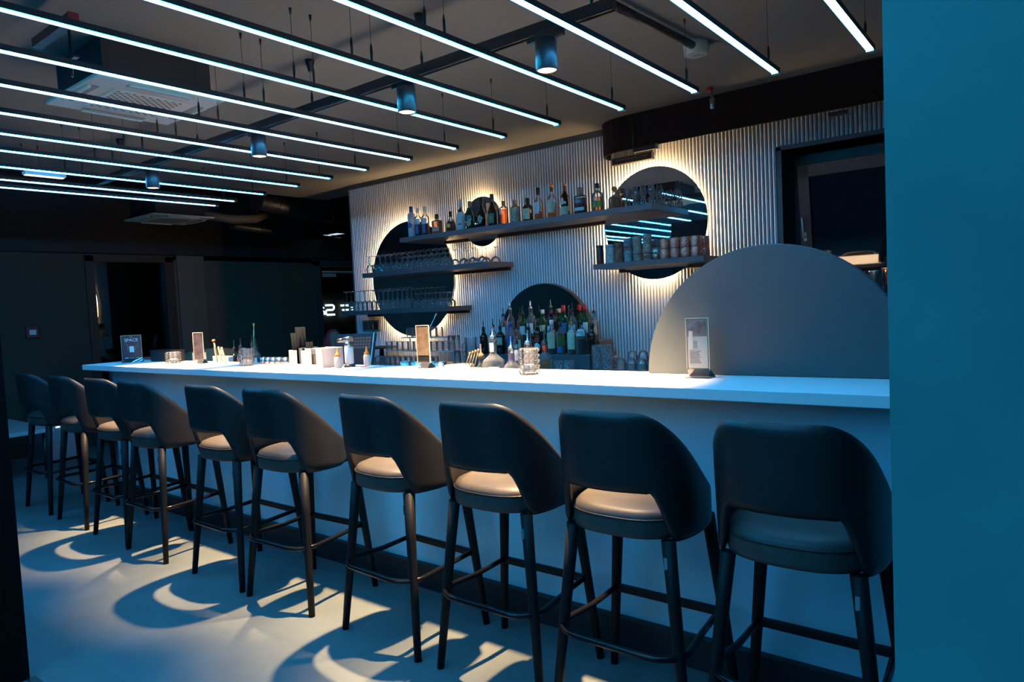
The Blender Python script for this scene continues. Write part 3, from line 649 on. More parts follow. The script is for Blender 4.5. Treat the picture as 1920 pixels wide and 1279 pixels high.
bk_ = [(-4.00, .25, .036, 'clear', 'clear', 'black', 'tall clear bottle with black pourer, back row left end'),
       (-3.89, .31, .038, 'clear', 'clear', 'steel', 'tall clear bottle with glass pourer top, left peak of the cluster'),
       (-3.775, .26, .036, 'green', None, 'black', 'green glass bottle in the back row left of the tall clear pair'),
       (-3.665, .31, .038, 'clear', 'clear', 'steel', 'tall clear bottle with slim pourer, middle peak of the cluster'),
       (-3.555, .27, .038, 'green', None, 'white', 'green bottle with white screw cap in the back row'),
       (-3.445, .26, .038, 'dark', None, 'darkred', 'dark bottle with dark red neck in the back row'),
       (-3.335, .30, .038, 'green', None, 'red', 'green bottle with bright red cap in the back row middle'),
       (-3.225, .27, .037, 'clear', 'clear', 'black', 'clear bottle with black pourer beside the red capped green bottle'),
       (-3.120, .30, .038, 'green', None, 'red', 'green bottle with red cap, right side of the back row'),
       (-3.015, .25, .038, 'clear', 'gold', 'black', 'clear bottle with golden content at the right end of the back row')]
for i, (x, h, r, g, lq, cp_, desc) in enumerate(bk_):
    bottle((x, 5.0 - .03 * (i % 2), ZB_), desc, r, h, .58, .0135, glass=g, liq=lq, lvl=.5, cap=cp_, lab=(.2, .5, 50, ['white', 'blue', 'white', 'white', 'cream'][i % 5]), pour=cp_ in ('black', 'steel'), group=GA, slope=.2, capn=.16 if cp_ == 'red' else .10)

# bottles on the work shelf behind the bar top
GS, ZS = 'pouring bottles behind the bar top', 1.062
bottle((-2.50, 3.02, ZS), 'large clear square shouldered bottle with long pourer behind the bar top', .058, .285, .42, .018, liq='clear', lvl=.40, cap='steel', pour=True, group=GS, lab=(.62, .80, 40, 'white'), ex=2.6, slope=.18, lab2=(.08, .34, 34, 'white', False, .0012, -50))
bottle((-2.40, 3.10, ZS), 'slim clear bottle with white neck label between two larger ones', .034, .245, .66, .014, liq='clear', lvl=.5, cap='black', pour=True, group=GS, lab=(.50, .74, 50, 'white'))
bottle((-2.355, 3.0, ZS), 'round bellied clear bottle with dark violet neck label', .046, .215, .42, .017, liq='clear', lvl=.4, cap='steel', pour=True, group=GS, lab=(.56, .80, 60, 'navy'), slope=.22)
bottle((-2.315, 3.13, ZS), 'ribbed clear bottle with dark neck band behind the round bellied one', .034, .245, .60, .016, liq='clear', lvl=.4, cap='black', pour=True, group=GS, neck='darkred')
bottle((-2.262, 3.03, ZS), 'bottle with glowing peach white label above the faceted candle glass', .040, .245, .50, .018, liq='orange', lvl=.25, cap='steel', pour=True, group=GS, lab=(.30, .78, 70, 'peach'))
bottle((-2.215, 3.12, ZS), 'brown necked bottle just right of the peach labelled bottle', .034, .24, .56, .016, liq='amber', lvl=.5, cap='black', pour=True, group=GS, neck='darkred')
bottle((-2.60, 3.03, ZS), 'small lime green juice bottle with pourer', .036, .165, .50, .016, liq='lime', lvl=.46, cap='wood', pour=True, group=GS, name='juice_bottle')
GLc = 'pouring bottles at the left end of the work shelf'
for x, y, h, g, lq, lb, d in [(-5.20, 3.03, .205, 'dark', None, None, 'dark bottle with bent pourer, leftmost of the left bottle group'), (-5.10, 3.03, .225, 'clear', 'amber', (.3, .55, 50, 'peach'), 'amber bottle with peach label in the left bottle group'),
                           (-4.99, 2.95, .165, 'brown', None, (.1, .3, 50, 'red'), 'short dark red bottle in front of the left bottle group'), (-4.935, 3.03, .255, 'clear', 'clear', (.32, .62, 55, 'cream'), 'tallest clear bottle with cream label in the left bottle group'),
                           (-4.870, 3.02, .225, 'clear', 'blue', (.30, .55, 50, 'white'), 'bottle with square white label, rightmost of the left bottle group')]:
    bottle((x, y, ZS), d, .030, h, .62, .012, glass=g, liq=lq, lvl=.5, cap='black', lab=lb, pour=True, group=GLc)

# ================================================================ GLASSES
def glass(name, label, cat, prof, m, loc, group, n=18, liquid_=None):
    o = MB().lathe(prof, n, cap0=False, cap1=False).build(name, m); o.location = loc; tag(o, label, cat, group); return o
FLUTE = [(.030, 0), (.033, .03), (.032, .06), (.024, .088), (.006, .100), (.0035, .108), (.0035, .19), (.006, .202), (.033, .207), (.033, .209)]
WINE = [(.032, 0), (.038, .025), (.038, .05), (.028, .075), (.008, .088), (.0038, .095), (.0038, .158), (.007, .168), (.035, .173), (.035, .175)]
COUPE = [(.050, 0), (.047, .02), (.030, .045), (.008, .056), (.0035, .062), (.0035, .128), (.007, .137), (.034, .142), (.034, .144)]
GOB = [(.044, 0), (.048, .028), (.042, .055), (.022, .072), (.005, .079), (.0042, .085), (.0042, .125), (.008, .132), (.035, .137), (.035, .139)]
def row(base, items, cat, desc, group):
    for i, (x, y, z) in enumerate(items):
        lab = desc(i)
        if i == 0: base.location = (x, y, z); tag(base, lab, cat, group)
        else:
            c = base.copy(); COL.objects.link(c); c.location = (x, y, z); tag(c, lab, cat, group)
def nth(i, n):
    return ORD[i] if i < len(ORD) else str(i)
Z3, Z2, Z4 = 1.511, 1.894, 1.786
def G(name, prof, m=None, n=18): return MB().lathe(prof, n, cap0=False, cap1=False).build(name, m or M_GLASS)
row(G('flute_glass', FLUTE), [(-6.035 + .073 * i, 4.86, Z3) for i in range(14)], 'wine glass', lambda i: 'upturned flute glass, %s from the left in the front row of the lowest shelf' % ORD[i], 'upturned flutes on the lowest shelf')
row(G('flute_glass', FLUTE), [(-6.01 + .073 * i, 4.96, Z3) for i in range(13)], 'wine glass', lambda i: 'upturned flute glass, %s from the left in the second row of the lowest shelf' % ORD[i], 'upturned flutes on the lowest shelf')
row(G('goblet', GOB), [(-4.945 + .098 * i, 4.86 , Z3) for i in range(5)], 'goblet', lambda i: 'upturned round goblet, %s from the left at the right end of the lowest shelf' % ORD[i], 'upturned goblets on the lowest shelf')
row(G('goblet', GOB), [(-4.90 + .098 * i, 4.96, Z3) for i in range(4)], 'goblet', lambda i: 'upturned round goblet, %s from the left in the back row of the lowest shelf' % ORD[i], 'upturned goblets on the lowest shelf')
row(G('wine_glass', WINE), [(-5.63 + .083 * i, 4.86, Z2) for i in range(14)], 'wine glass', lambda i: 'upturned wine glass, %s from the left in the front row of the middle shelf' % ORD[i], 'upturned wine glasses on the middle shelf')
row(G('wine_glass', WINE), [(-5.60 + .083 * i, 4.97, Z2) for i in range(13)], 'wine glass', lambda i: 'upturned wine glass, %s from the left in the second row of the middle shelf' % ORD[i], 'upturned wine glasses on the middle shelf')
row(G('coupe_glass', COUPE), [(-4.44 + .112 * i, 4.87, Z2) for i in range(4)], 'coupe glass', lambda i: 'upturned cocktail coupe, %s from the left before the bright halo on the middle shelf' % ORD[i], 'upturned coupes on the middle shelf')
row(G('coupe_glass', COUPE), [(-4.40 + .112 * i, 5.01, Z2) for i in range(4)], 'coupe glass', lambda i: 'upturned cocktail coupe, %s from the left in the back row of the middle shelf' % ORD[i], 'upturned coupes on the middle shelf')
NOSE = [(.020, 0), (.022, .02), (.020, .05), (.011, .068), (.006, .075), (.022, .088), (.028, .105), (.024, .125), (.019, .150)]
row(G('tasting_glass', NOSE, M_GLASST), [(-2.615 + .068 * i, 4.88 , Z1) for i in range(4)], 'tasting glass', lambda i: 'upright stemmed tasting glass, %s from the left in front on the long shelf' % ORD[i], 'tasting glasses on the long shelf')
row(G('tasting_glass', NOSE, M_GLASST), [(-2.59 + .068 * i, 4.97, Z1) for i in range(4)], 'tasting glass', lambda i: 'upright stemmed tasting glass, %s from the left in the back on the long shelf' % ORD[i], 'tasting glasses on the long shelf')
TUM = [(.032, 0), (.034, .05), (.032, .085), (.029, .092), (0, .092)]
CUTP = [(.040, 0), (.042, .02), (.042, .085), (.038, .098), (0, .098)]
TALL = [(.030, 0), (.033, .14), (.0, .141)]
GT = 'upturned tumblers on the back counter'
row(G('shot_tumbler', TUM), [(-5.74 + .075 * i, 4.66, .951) for i in range(16)], 'tumbler', lambda i: 'upturned small tumbler, %s from the left in the front row of the back counter' % ORD[i], GT)
row(G('shot_tumbler', TUM), [(-5.70 + .075 * i, 4.75, .951) for i in range(15)], 'tumbler', lambda i: 'upturned small tumbler, %s from the left in the second row of the back counter' % ORD[i], GT)
rk = thing('glass_rack', 'white two level rack carrying tumblers below the large round mirror', 'glass rack', (-5.05, 4.93, .951))
MB().box(-.42, .55, -.08, .10, .125, .135).build('tray', M_WHITE, rk, .003); MB().box(-.22, .36, -.02, .10, .255, .267).build('upper_tray', M_WHITE, rk, .003)
for px_ in (-.40, .53):
    for py_ in (-.07, .09): MB().tube([(px_, py_, 0), (px_, py_, .126)], .005, 6).build('leg', M_STEEL, rk)
for px_ in (-.20, .34): MB().tube([(px_, .08, .135), (px_, .08, .256)], .005, 6).build('leg', M_STEEL, rk)
row(G('water_glass', TUM, M_GLASST), [(-5.42 + .08 * i, 4.875, 1.087) for i in range(12)], 'tumbler', lambda i: 'upturned water glass, %s from the left on the lower rack tray' % ORD[i], 'glasses on the rack')
row(G('water_glass', TUM, M_GLASST), [(-5.21 + .085 * i, 4.97, 1.219) for i in range(6)], 'tumbler', lambda i: 'upturned water glass, %s from the left on the upper rack tray' % ORD[i], 'glasses on the rack')
row(G('highball_glass', TALL, M_GLASST), [(-4.64 + .075 * i, 4.97 , 1.087) for i in range(2)] + [(-4.455, 4.85, .951)], 'tall glass', lambda i: ['tall glass standing at the right end of the rack, left one', 'tall glass standing at the right end of the rack, right one', 'tall glass on the counter just right of the rack', 'tall glass on the counter, second right of the rack'][i], 'tall glasses by the rack')
t = thing('glass_jug', 'clear glass jug with handle behind the middle table sign', 'jug', (-4.28, 4.85, .951))
MB().lathe([(.055, 0), (.060, .01), (.055, .20), (.06, .26)], 22, cap1=False).build('glass_body', M_GLASST, t); MB().tube([(-.055, 0, .22), (-.10, 0, .20), (-.105, 0, .12), (-.058, 0, .07)], .007, 8).build('handle', M_GLASST, t)
row(G('cut_glass_tumbler', CUTP, M_CUT, 24), [(-3.70 + .094 * i, 4.47, .951) for i in range(9)], 'tumbler', lambda i: 'upturned cut glass tumbler, %s from the left along the counter edge' % ORD[i], 'cut glass tumblers on the back counter')
row(G('cut_glass_tumbler', CUTP, M_CUT, 24), [(-2.865, 4.75, .951), (-2.775, 4.75, .951), (-2.865, 4.75, 1.050), (-2.775, 4.75, 1.050), (-2.865, 4.86, .951), (-2.775, 4.86, .951)], 'tumbler', lambda i: ['cut glass tumbler, lower left of the square stack', 'cut glass tumbler, lower right of the square stack', 'cut glass tumbler, upper left of the square stack', 'cut glass tumbler, upper right of the square stack', 'cut glass tumbler hidden behind the square stack left', 'cut glass tumbler hidden behind the square stack right'][i], 'stack of cut glass tumblers')
row(G('dome_tumbler', [(.040, 0), (.041, .05), (.034, .085), (.015, .098), (0, .099)], M_GLASST, 20), [(-2.64 + .09 * i, 4.72, .951) for i in range(4)], 'tumbler', lambda i: 'upturned round bottomed tumbler, %s from the left beside the half round panel' % ORD[i], 'round bottomed tumblers beside the half round panel')
row(G('dome_tumbler', [(.040, 0), (.041, .05), (.034, .085), (.015, .098), (0, .099)], M_GLASST, 20), [(-2.60 + .09 * i, 4.84, 1.0) for i in range(4)], 'tumbler', lambda i: 'round bottomed tumbler, %s from the left in the row behind' % ORD[i], 'round bottomed tumblers beside the half round panel')
MBk = MB().box(-2.66, -2.28, 4.79, 4.90, .951, .999); tag(MBk.build('glass_mat', M_BRSTEEL), 'low steel step under the back row of round bottomed tumblers', 'tray')
o = G('martini_glass', [(.034, 0), (.034, .004), (.004, .01), (.0035, .16), (.03, .20), (.046, .235)], M_GLASST, 20); o.location = (-2.455, 4.94, 1.0); o.location.z = .951; tag(o, 'single tall stemmed glass above the round bottomed tumblers', 'cocktail glass')

# ================================================================ MUGS ON THE SHORT SHELF
def tiki(x, label, col, h, parts, z=Z4, y=4.90, r=.036):
    t = thing('tiki_mug', label, 'tiki mug', (x, y, z), math.radians(12), 'tiki mugs on the short shelf')
    n, m = 40, 30; rings = []
    for i in range(m + 1):
        v = i / m; ring = []
        for j in range(n):
            th = 2 * PI * j / n; f = math.cos(th + PI / 2)               # front faces -y
            fr_ = max(0, f) ** 2; d = 0
            d += .004 * fr_ * math.exp(-((v - .74) / .05) ** 2)             # brow
            a = math.atan2(math.sin(th + PI / 2), math.cos(th + PI / 2))
            for s_ in (-1, 1): d -= .005 * math.exp(-((v - .62) / .06) ** 2 - ((a - s_ * .5) / .22) ** 2)
            d += .007 * math.exp(-((v - .50) / .12) ** 2 - (a / .18) ** 2)   # nose
            d -= .006 * math.exp(-((v - .28) / .06) ** 2 - (a / .55) ** 2)   # mouth
            d += .0015 * math.sin(v * 60) * (1 - fr_)
            rr = r * (.92 + .10 * v) + d
            ring.append((rr * math.cos(th), rr * math.sin(th), v * h))
        rings.append(ring)
    rings.append([(p[0] * .86, p[1] * .86, h) for p in rings[-1]]); rings.append([(p[0] * .8, p[1] * .8, h * .4) for p in rings[m]])
    MB().loft(rings).build('cup_body', mat('ceramic_%s' % col[0], col[1], .45, vary=(40, .3)), t)
    for kind in parts:
        if kind == 'lips': MB().tube([(.018 * math.cos(a), -r - .001, h * .28 + .008 * math.sin(a)) for a in [2 * PI * k / 12 for k in range(12)]], .003, 6, True).build('lips', CAPS['red'], t)
        if kind == 'teeth': MB().box(-.012, .012, -r - .001, -r + .006, h * .26, h * .30).build('teeth', M_WHITE, t)
        if kind == 'band': MB().lathe([(r * 1.03, h * .60), (r * 1.05, h * .61), (r * 1.05, h * .66), (r * 1.03, h * .67)], 30, cap0=False, cap1=False).build('band', CAPS['red'], t)
    return t
WHT, BRN, TAN, GRY, BLU_ = ('white', (.55, .54, .50)), ('brown', (.20, .10, .06)), ('tan', (.38, .30, .23)), ('grey', (.22, .23, .24)), ('bluegrey', (.30, .36, .38))
tiki(-2.795, 'pale carved face mug, bottom of the leftmost stack', WHT, .095, ['teeth']); tiki(-2.795, 'pale plain cup stacked on the pale face mug', WHT, .055, [], Z4 + .096)
tiki(-2.715, 'brown carved tiki mug, bottom of the second stack', BRN, .085, []); tiki(-2.715, 'brown tiki mug stacked on top in the second stack', BRN, .070, ['band'], Z4 + .086)
tiki(-2.635, 'blue grey carved mug, bottom of the third stack', BLU_, .085, ['teeth']); tiki(-2.635, 'grey face mug with red lips on top of the third stack', GRY, .098, ['lips'], Z4 + .086)
tiki(-2.555, 'tan carved mug, bottom of the fourth stack', TAN, .085, ['band']); tiki(-2.555, 'tan face mug on top of the fourth stack', TAN, .105, [], Z4 + .086)
tiki(-2.470, 'pale tan figure mug, bottom of the fifth stack', TAN, .090, ['lips', 'band']); tiki(-2.470, 'tallest tan face mug, topmost of the fifth stack', TAN, .108, [], Z4 + .091)
tiki(-2.545, 'grey mug standing in the back row behind the fourth stack', GRY, .10, [], Z4, 5.03); tiki(-2.46, 'grey mug standing in the back row behind the fifth stack', GRY, .16, [], Z4, 5.03)
t = thing('skull_mug', 'squat grey metallic skull shaped mug beside the hobnail tumblers', 'mug', (-2.395, 4.90, Z4), 0, 'tiki mugs on the short shelf')
MB().lathe([(.022, 0), (.030, .012), (.036, .035), (.038, .06), (.034, .078), (.028, .092), (.022, .092), (.02, .05)], 24).build('cup_body', M_BRSTEEL, t); MB().lathe([(.008, 0), (.009, .003)], 12).build('eye_socket', M_BLACK, t).location = (-.012, -.037, .05)
for ch in t.children:
    if ch.name.startswith('eye'): ch.rotation_euler = (PI / 2, 0, 0); c = ch.copy(); COL.objects.link(c); c.location = (.012, -.037, .05)
t = thing('cocktail_tin', 'matte black cylinder at the left end of the short shelf', 'cup', (-2.868, 4.86, Z4)); MB().lathe([(.026, 0), (.028, .003), (.030, .145), (.028, .148)], 24).build('cup_body', M_BLACKS, t); MB().lathe([(.0305, .135), (.031, .137), (.031, .146)], 24, cap0=False, cap1=False).build('rim', M_DARKMET, t)
# hobnail copper glass tumblers, two high
M_HOB = mat('rose_hobnail', (.98, .30, .20), .16, .55, coat=.6)
def hobnail():
    n, m = 48, 18; rings = []
    for i in range(m + 1):
        v = i / m; ring = []
        for j in range(n):
            th = 2 * PI * j / n; b = max(0, math.sin(th * 12 + (PI if (i // 3) % 2 else 0))) * abs(math.sin(v * PI * 6)) * .006
            rr = .034 * (1 + .10 * math.sin(v * PI)) + b; ring.append((rr * math.cos(th), rr * math.sin(th), v * .074))
        rings.append(ring)
    rings.append([(p[0] * .88, p[1] * .88, .074) for p in rings[-1]]); rings.append([(p[0] * .82, p[1] * .82, .01) for p in rings[m]])
    return MB().loft(rings).build('hobnail_tumbler', M_HOB)
hb = []; hl = []
for zi in range(2):
    for k in range(4): hb.append((-2.315 + .082 * k, 4.88, Z4 + .0755 * zi)); hl.append('rose hobnail tumbler, %s from the left in the %s layer in front' % (ORD[k], ('lower', 'upper')[zi]))
for zi in range(2):
    for k in range(4): hb.append((-2.29 + .080 * k, 4.98, Z4 + .0755 * zi)); hl.append('rose hobnail tumbler, %s from the left in the %s layer behind' % (ORD[k], ('lower', 'upper')[zi]))
row(hobnail(), hb, 'tumbler', lambda i: hl[i], 'hobnail tumblers on the short shelf')
# jars on the shelf at the column
for i, (x, d) in enumerate([(-.975, 'steel shaker cup, left one on the shelf under the window'), (-.885, 'large ribbed steel mixing cup beside the blue column')]):
    t = thing('steel_cup', d, 'cup', (x, 4.86, 1.456), 0, 'steel cups under the window'); r_ = (.036, .046)[i]
    MB().lathe([(r_ * .9, 0), (r_, .004), (r_ * 1.02, .140), (r_ * 1.06, .146), (r_ * .95, .146), (r_ * .9, .05)], 28).build('cup_body', M_STEEL, t)
    m_ = MB()
    for k in range(4): m_.lathe([(r_ * 1.02, .02 + .012 * k), (r_ * 1.05, .024 + .012 * k), (r_ * 1.02, .028 + .012 * k)], 28, cap0=False, cap1=False)
    m_.build('grooves', M_STEEL, t)
t = thing('reflected_copper_bowl', 'copper red bowl standing in for a reflected one behind the half round panel', 'bowl', (-.80, 5.085, 1.456)); MB().lathe([(.04, 0), (.07, .06), (.092, .13), (.095, .16), (.088, .16), (.08, .06), (.03, .02)], 32).build('bowl_body', mat('copper_red', (.70, .16, .06), .18, .9), t); MB().lathe([(.093, .156), (.098, .16), (.093, .164)], 32, cap0=False, cap1=False).build('rim', CAPS['gold'], t)  # bowl added on the shelf in place of a reflection in the pane

# ================================================================ ON THE BAR TOP
ZT = BT + .001
def facet_candle(loc, label, r=.047, h=.125):
    t = thing('candle_glass', label, 'candle glass', loc, 0, 'faceted candle glasses on the bar')
    n, m = 96, 40; rings = []
    for i in range(m + 1):
        v = i / m; ring = []
        for j in range(n):
            ph = ((j / 8) % 1.0 - .5) * 2; pv = ((v * 5) % 1.0 - .5) * 2
            d = max(0, 1 - max(abs(ph), abs(pv))) * .010
            th = 2 * PI * j / n; rr = r + d - .004; ring.append((rr * math.cos(th), rr * math.sin(th), v * h))
        rings.append(ring)
    MB().loft(rings, True, False, False).build('glass_body', thin_glass('facet_glass', (.95, .96, .97), 2.5, .04, .22, None, .12), t)
    MB().lathe([(r * .80, h), (r * .80, h * .35)], 24, cap0=False, cap1=False).build('inner_wall', M_GLASST, t)
    MB().lathe([(r * .70, .012), (r * .74, .015), (r * .74, h * .36), (r * .3, h * .38)], 20).build('candle', mat('wax', (.85, .80, .70), .6), t)
    return t
facet_candle((-1.967, 2.638, ZT), 'large faceted candle glass on the bar, closest to the pouring bottles')
facet_candle((-4.396, 2.647, ZT), 'faceted candle glass in front of the left bottle group', .045, .118)
facet_candle((-5.50, 2.683, ZT), 'faceted candle glass beside the black box at the left bar end', .055, .088)
def stand(loc, label, w_, h_, rz=0.0, face=None, menu=False):
    t = thing('table_sign', label, 'table sign', loc, rz, 'acrylic signs on the bar')
    m = MB()
    for a, b in ((-1, 1),): m.box(-w_ / 2, w_ / 2, -.0018, .0018, .03, h_)
    m.build('sheet', M_ACRYL, t)
    e = .0035
    MB().box(-w_ / 2 - e, -w_ / 2, -.003, .003, .03, h_).box(w_ / 2, w_ / 2 + e, -.003, .003, .03, h_).box(-w_ / 2 - e, w_ / 2 + e, -.003, .003, h_, h_ + e).build('edge', mat('acrylic_rim', (.80, .62, .42), .25), t)
    MB().add([(-w_ / 2 - .012, -.035, 0), (w_ / 2 + .012, -.035, 0), (w_ / 2 + .004, -.003, .035), (-w_ / 2 - .004, -.003, .035)], [(0, 1, 2, 3)]).add([(-w_ / 2 - .012, .035, 0), (w_ / 2 + .012, .035, 0), (w_ / 2 + .004, .003, .035), (-w_ / 2 - .004, .003, .035)], [(3, 2, 1, 0)]).add([(-w_ / 2 - .012, -.036, 0), (w_ / 2 + .012, -.036, 0), (w_ / 2 + .012, .036, 0), (-w_ / 2 - .012, .036, 0)], [(0, 1, 2, 3)]).build('foot', M_ACRYL, t)
    if face:
        c = MB()
        c.box(-w_ / 2 + .004, w_ / 2 - .004, -.0032, -.0020, h_ * face[0], h_ * face[1]); c.build('insert', face[2], t)
    return t
mir_ins = mat('mirror_card', (.55, .52, .48), .12, .85)
t = stand((-1.150, 2.695, ZT), 'tall narrow acrylic sign with grey topped cream card before the half round panel', .092, .240, 0, (.16, .97, mat('card_cream', (.62, .52, .40), .35)))
MB().box(-.041, .041, -.0040, -.0032, .168, .232).build('card_picture', mat('card_grey', (.10, .10, .11), .4, vary=(35, .7)), t)
MB().box(-.036, -.019, -.0044, -.0040, .115, .190).build('card_panel', mat('card_pale', (.75, .62, .48), .4), t)
cp = MB()
for k in range(7): cp.box(-.034, .012 - .004 * (k % 3), -.0040, -.0033, .060 + .0075 * k, .0645 + .0075 * k)
cp.box(-.016, -.002, -.0044, -.004, .120, .150).build('card_print', mat('card_ink', (.22, .20, .19), .6), t)
t = stand((-2.805, 2.775, ZT), 'tall narrow tan acrylic sign in the middle of the bar', .095, .238, 0, (.30, .97, mat('sign_tan', (.11, .075, .045), .4, vary=(25, .5))))
stand((-5.13, 2.70, ZT), 'narrow amber edged acrylic sign near the left bar end', .085, .232, math.radians(22), (.12, .97, mat('sign_dark', (.05, .04, .05), .4, vary=(18, .9))))
t = stand((-6.16, 2.66, ZT), 'black menu card in an acrylic stand at the left bar end', .145, .225, math.radians(64), (.10, .985, mat('menu_black', (.008, .03, .045), .35)))
M_TXT = mat('menu_print', (.62, .85, .9), .5, emit=None)
text('SPACE', .036, M_TXT, t, (0, -.0042, .186), (PI / 2, 0, 0), .0002)
text('THE', .010, M_TXT, t, (0, -.0042, .212), (PI / 2, 0, 0), .0002)
MB().box(-.017, .017, -.0045, -.0033, .085, .135).build('white_tile', M_PAPER, t)
MB().box(-.055, -.028, -.0045, -.0033, .034, .040).box(-.02, .015, -.0045, -.0033, .035, .038).box(.025, .055, -.0045, -.0033, .035, .038).build('print_lines', M_TXT, t)
MB().tube([(-.045, -.004, .165), (-.025, -.004, .13), (-.03, -.004, .10)], .0012, 5).tube([(.045, -.004, .165), (.05, -.004, .145), (.03, -.004, .13), (.02, -.004, .10)], .0012, 5).build('drawing', mat('teal_print', (.05, .45, .45), .5), t)
# napkin and straw caddy
t = thing('napkin_caddy', 'brushed steel bar caddy with black straws and napkins', 'bar caddy', (-3.735, 2.735, ZT), math.radians(-4))
cd = MB()
for x0, x1 in ((-.20, -.105), (-.055, -.005)): cd.box(x0, x1, -.075, -.072, 0, .105)
cd.box(-.105, -.055, -.075, -.072, 0, .018).box(-.20, -.005, .072, .075, 0, .105).box(-.20, -.197, -.075, .075, 0, .105).box(-.006, -.003, -.075, .075, 0, .115).box(-.20, .19, -.075, .075, 0, .003)
cd.box(-.003, .065, -.075, -.072, 0, .118).box(.115, .19, -.075, -.072, 0, .118).box(.065, .115, -.075, -.072, 0, .018).box(-.003, .19, .072, .075, 0, .118).box(.187, .19, -.075, .075, 0, .118)
cd.build('holder', mat('caddy_steel', (.72, .70, .66), .35, .35), t, .0015)
MB().box(.01, .18, -.065, .065, .004, .085).build('napkin_stack', mat('black_napkin', (.02, .02, .022), .85, bump=(200, .4, .002)), t)
MB().box(-.10, -.06, -.06, .06, .004, .118).build('coaster_stack', mat('blue_black_card', (.025, .04, .06), .7), t)
stw = mat('black_straw', (.006, .008, .012), .9, spec=.0)
for (cx, cy, hh, tilt, cnt) in ((-.165, 0.0, .215, -.16, 16), (-.125, 0, .252, -.05, 22), (-.030, .01, .155, .0, 14)):
    for k in range(cnt):
        a, b = cx + .0075 * ((k % 6) - 2.5), cy - .045 + .018 * (k // 6) + random.uniform(-.003, .003)
        MB().tube([(a, b, .006), (a + tilt * hh * .7 + random.uniform(-.003, .003), b + random.uniform(-.004, .004), hh + random.uniform(-.002, .002))], .0034, 6).build('straw', stw, t)
# culinary torch
t = thing('culinary_torch', 'chrome and white kitchen torch standing beside the caddy', 'kitchen torch', (-3.415, 2.742, ZT), math.radians(-8))
MB().lathe([(.034, 0), (.036, .004), (.034, .012), (.022, .018)], 24).build('base', M_DARKMET, t)
MB().lathe([(.024, .014), (.027, .022), (.027, .118), (.023, .128)], 24).build('gas_cylinder', M_WHITE, t)
MB().lathe([(.022, .126), (.025, .132), (.024, .145), (.020, .152)], 20).build('collar', M_STEEL, t)
m = MB().tube([(.028, 0, .166), (.0, 0, .168), (-.03, 0, .166), (-.06, 0, .163)], .021, 16, False, .015); m.tube([(-.058, 0, .163), (-.115, 0, .160)], .0125, 16, False, .0135)
m.build('burner_head', M_STEEL, t); MB().tube([(.030, 0, .155), (.036, 0, .135), (.030, 0, .125)], .005, 6).build('trigger', M_BLACKS, t)
# squeeze bottles
for (x, y, d, capc) in ((-3.44, 2.675, 'small clear squeeze bottle with orange nozzle before the torch', 'orange'), (-3.355, 2.83, 'small squeeze bottle behind the torch with orange cap', 'orange')):
    t = thing('squeeze_bottle', d, 'squeeze bottle', (x, y, ZT), 0, 'squeeze bottles by the torch')
    MB().lathe([(.020, 0), (.022, .004), (.022, .060), (.016, .070)], 20).build('body', mat('cloudy_plastic', (.80, .62, .50), .4), t); MB().lathe([(.017, .068), (.017, .082), (.009, .086), (.004, .115), (.003, .118)], 16).build('nozzle', CAPS[capc], t)
t = thing('paper_slip', 'white and red printed paper lying right of the torch', 'paper', (-3.25, 2.77, ZT), .3); MB().box(-.06, .06, -.03, .03, 0, .0012).build('sheet', M_PAPER, t); MB().box(-.06, -.03, -.03, .03, .0012, .0018).build('red_print', LAB['red'], t)
# steel cups, spoons, glassware at the back edge
def jigger(x, y, z, label, group, r=.024, h=.045):
    t = thing('steel_tumbler', label, 'steel cup', (x, y, z), 0, group)
    MB().lathe([(r * .92, 0), (r, .003), (r * 1.02, h), (r * .92, h), (r * .88, .006)], 24).build('cup_body', M_STEEL, t); MB().lathe([(r * 1.0, h - .004), (r * 1.06, h - .002), (r * 1.0, h)], 24, cap0=False, cap1=False).build('rim', M_STEEL, t); return t
for i, x in enumerate((-4.438, -4.379, -4.315, -4.248, -4.172)): jigger(x, 2.80, ZT, 'small steel cup, %s from the left in the row beside the candle glass' % ORD[i], 'small steel cups left of the caddy')
for i, x in enumerate((-3.185, -3.085, -2.965, -2.885)): jigger(x, 2.99, ZS, 'steel cup, %s from the left behind the middle sign' % ORD[i], 'steel cups behind the middle sign', .036, .118)
def spoon(pts, label, name='bar_spoon', m=None, r=.0025, group='bar spoons and stirrers'):
    t = thing(name, label, 'spoon', (0, 0, 0), 0, group); MB().tube(pts, r, 6).build('shaft', m or M_STEEL, t)
    MB().tube([pts[-1], Vector(pts[-1]) + (Vector(pts[-1]) - Vector(pts[-2])).normalized() * .016], r * 2.2, 8).build('end_knob', m or M_STEEL, t); return t
spoon([(-3.09, 2.98, 1.19), (-2.915, 3.00, 1.455)], 'long twisted steel spoon leaning in a steel cup at the middle of the bar')
spoon([(-4.81, 2.95, 1.07), (-4.785, 2.96, 1.435)], 'long upright copper toned bar spoon at the left bottle group', m=CAPS['gold'], r=.004)
spoon([(-5.26, 2.93, 1.10), (-5.34, 2.94, 1.315)], 'short wooden muddler leaning left near the amber edged sign', 'muddler', CAPS['wood'], .006)
spoon([(-4.86, 2.92, 1.07), (-4.80, 2.94, 1.25)], 'blue handled bar tool beside the upright spoon', 'bar_tool', mat('blue_handle', (.1, .25, .45), .4), .004)
t = thing('white_container', 'white plastic container at the back of the bar beside the muddler', 'container', (-5.17, 2.92, 1.061)); MB().box(-.09, .14, -.045, .0, 0, .145).build('body', M_WHITE, t, .006); MB().lathe([(.014, .145), (.016, .16), (.010, .185), (.003, .19)], 12, -.0, -.02).build('stopper', M_WHITE, t)
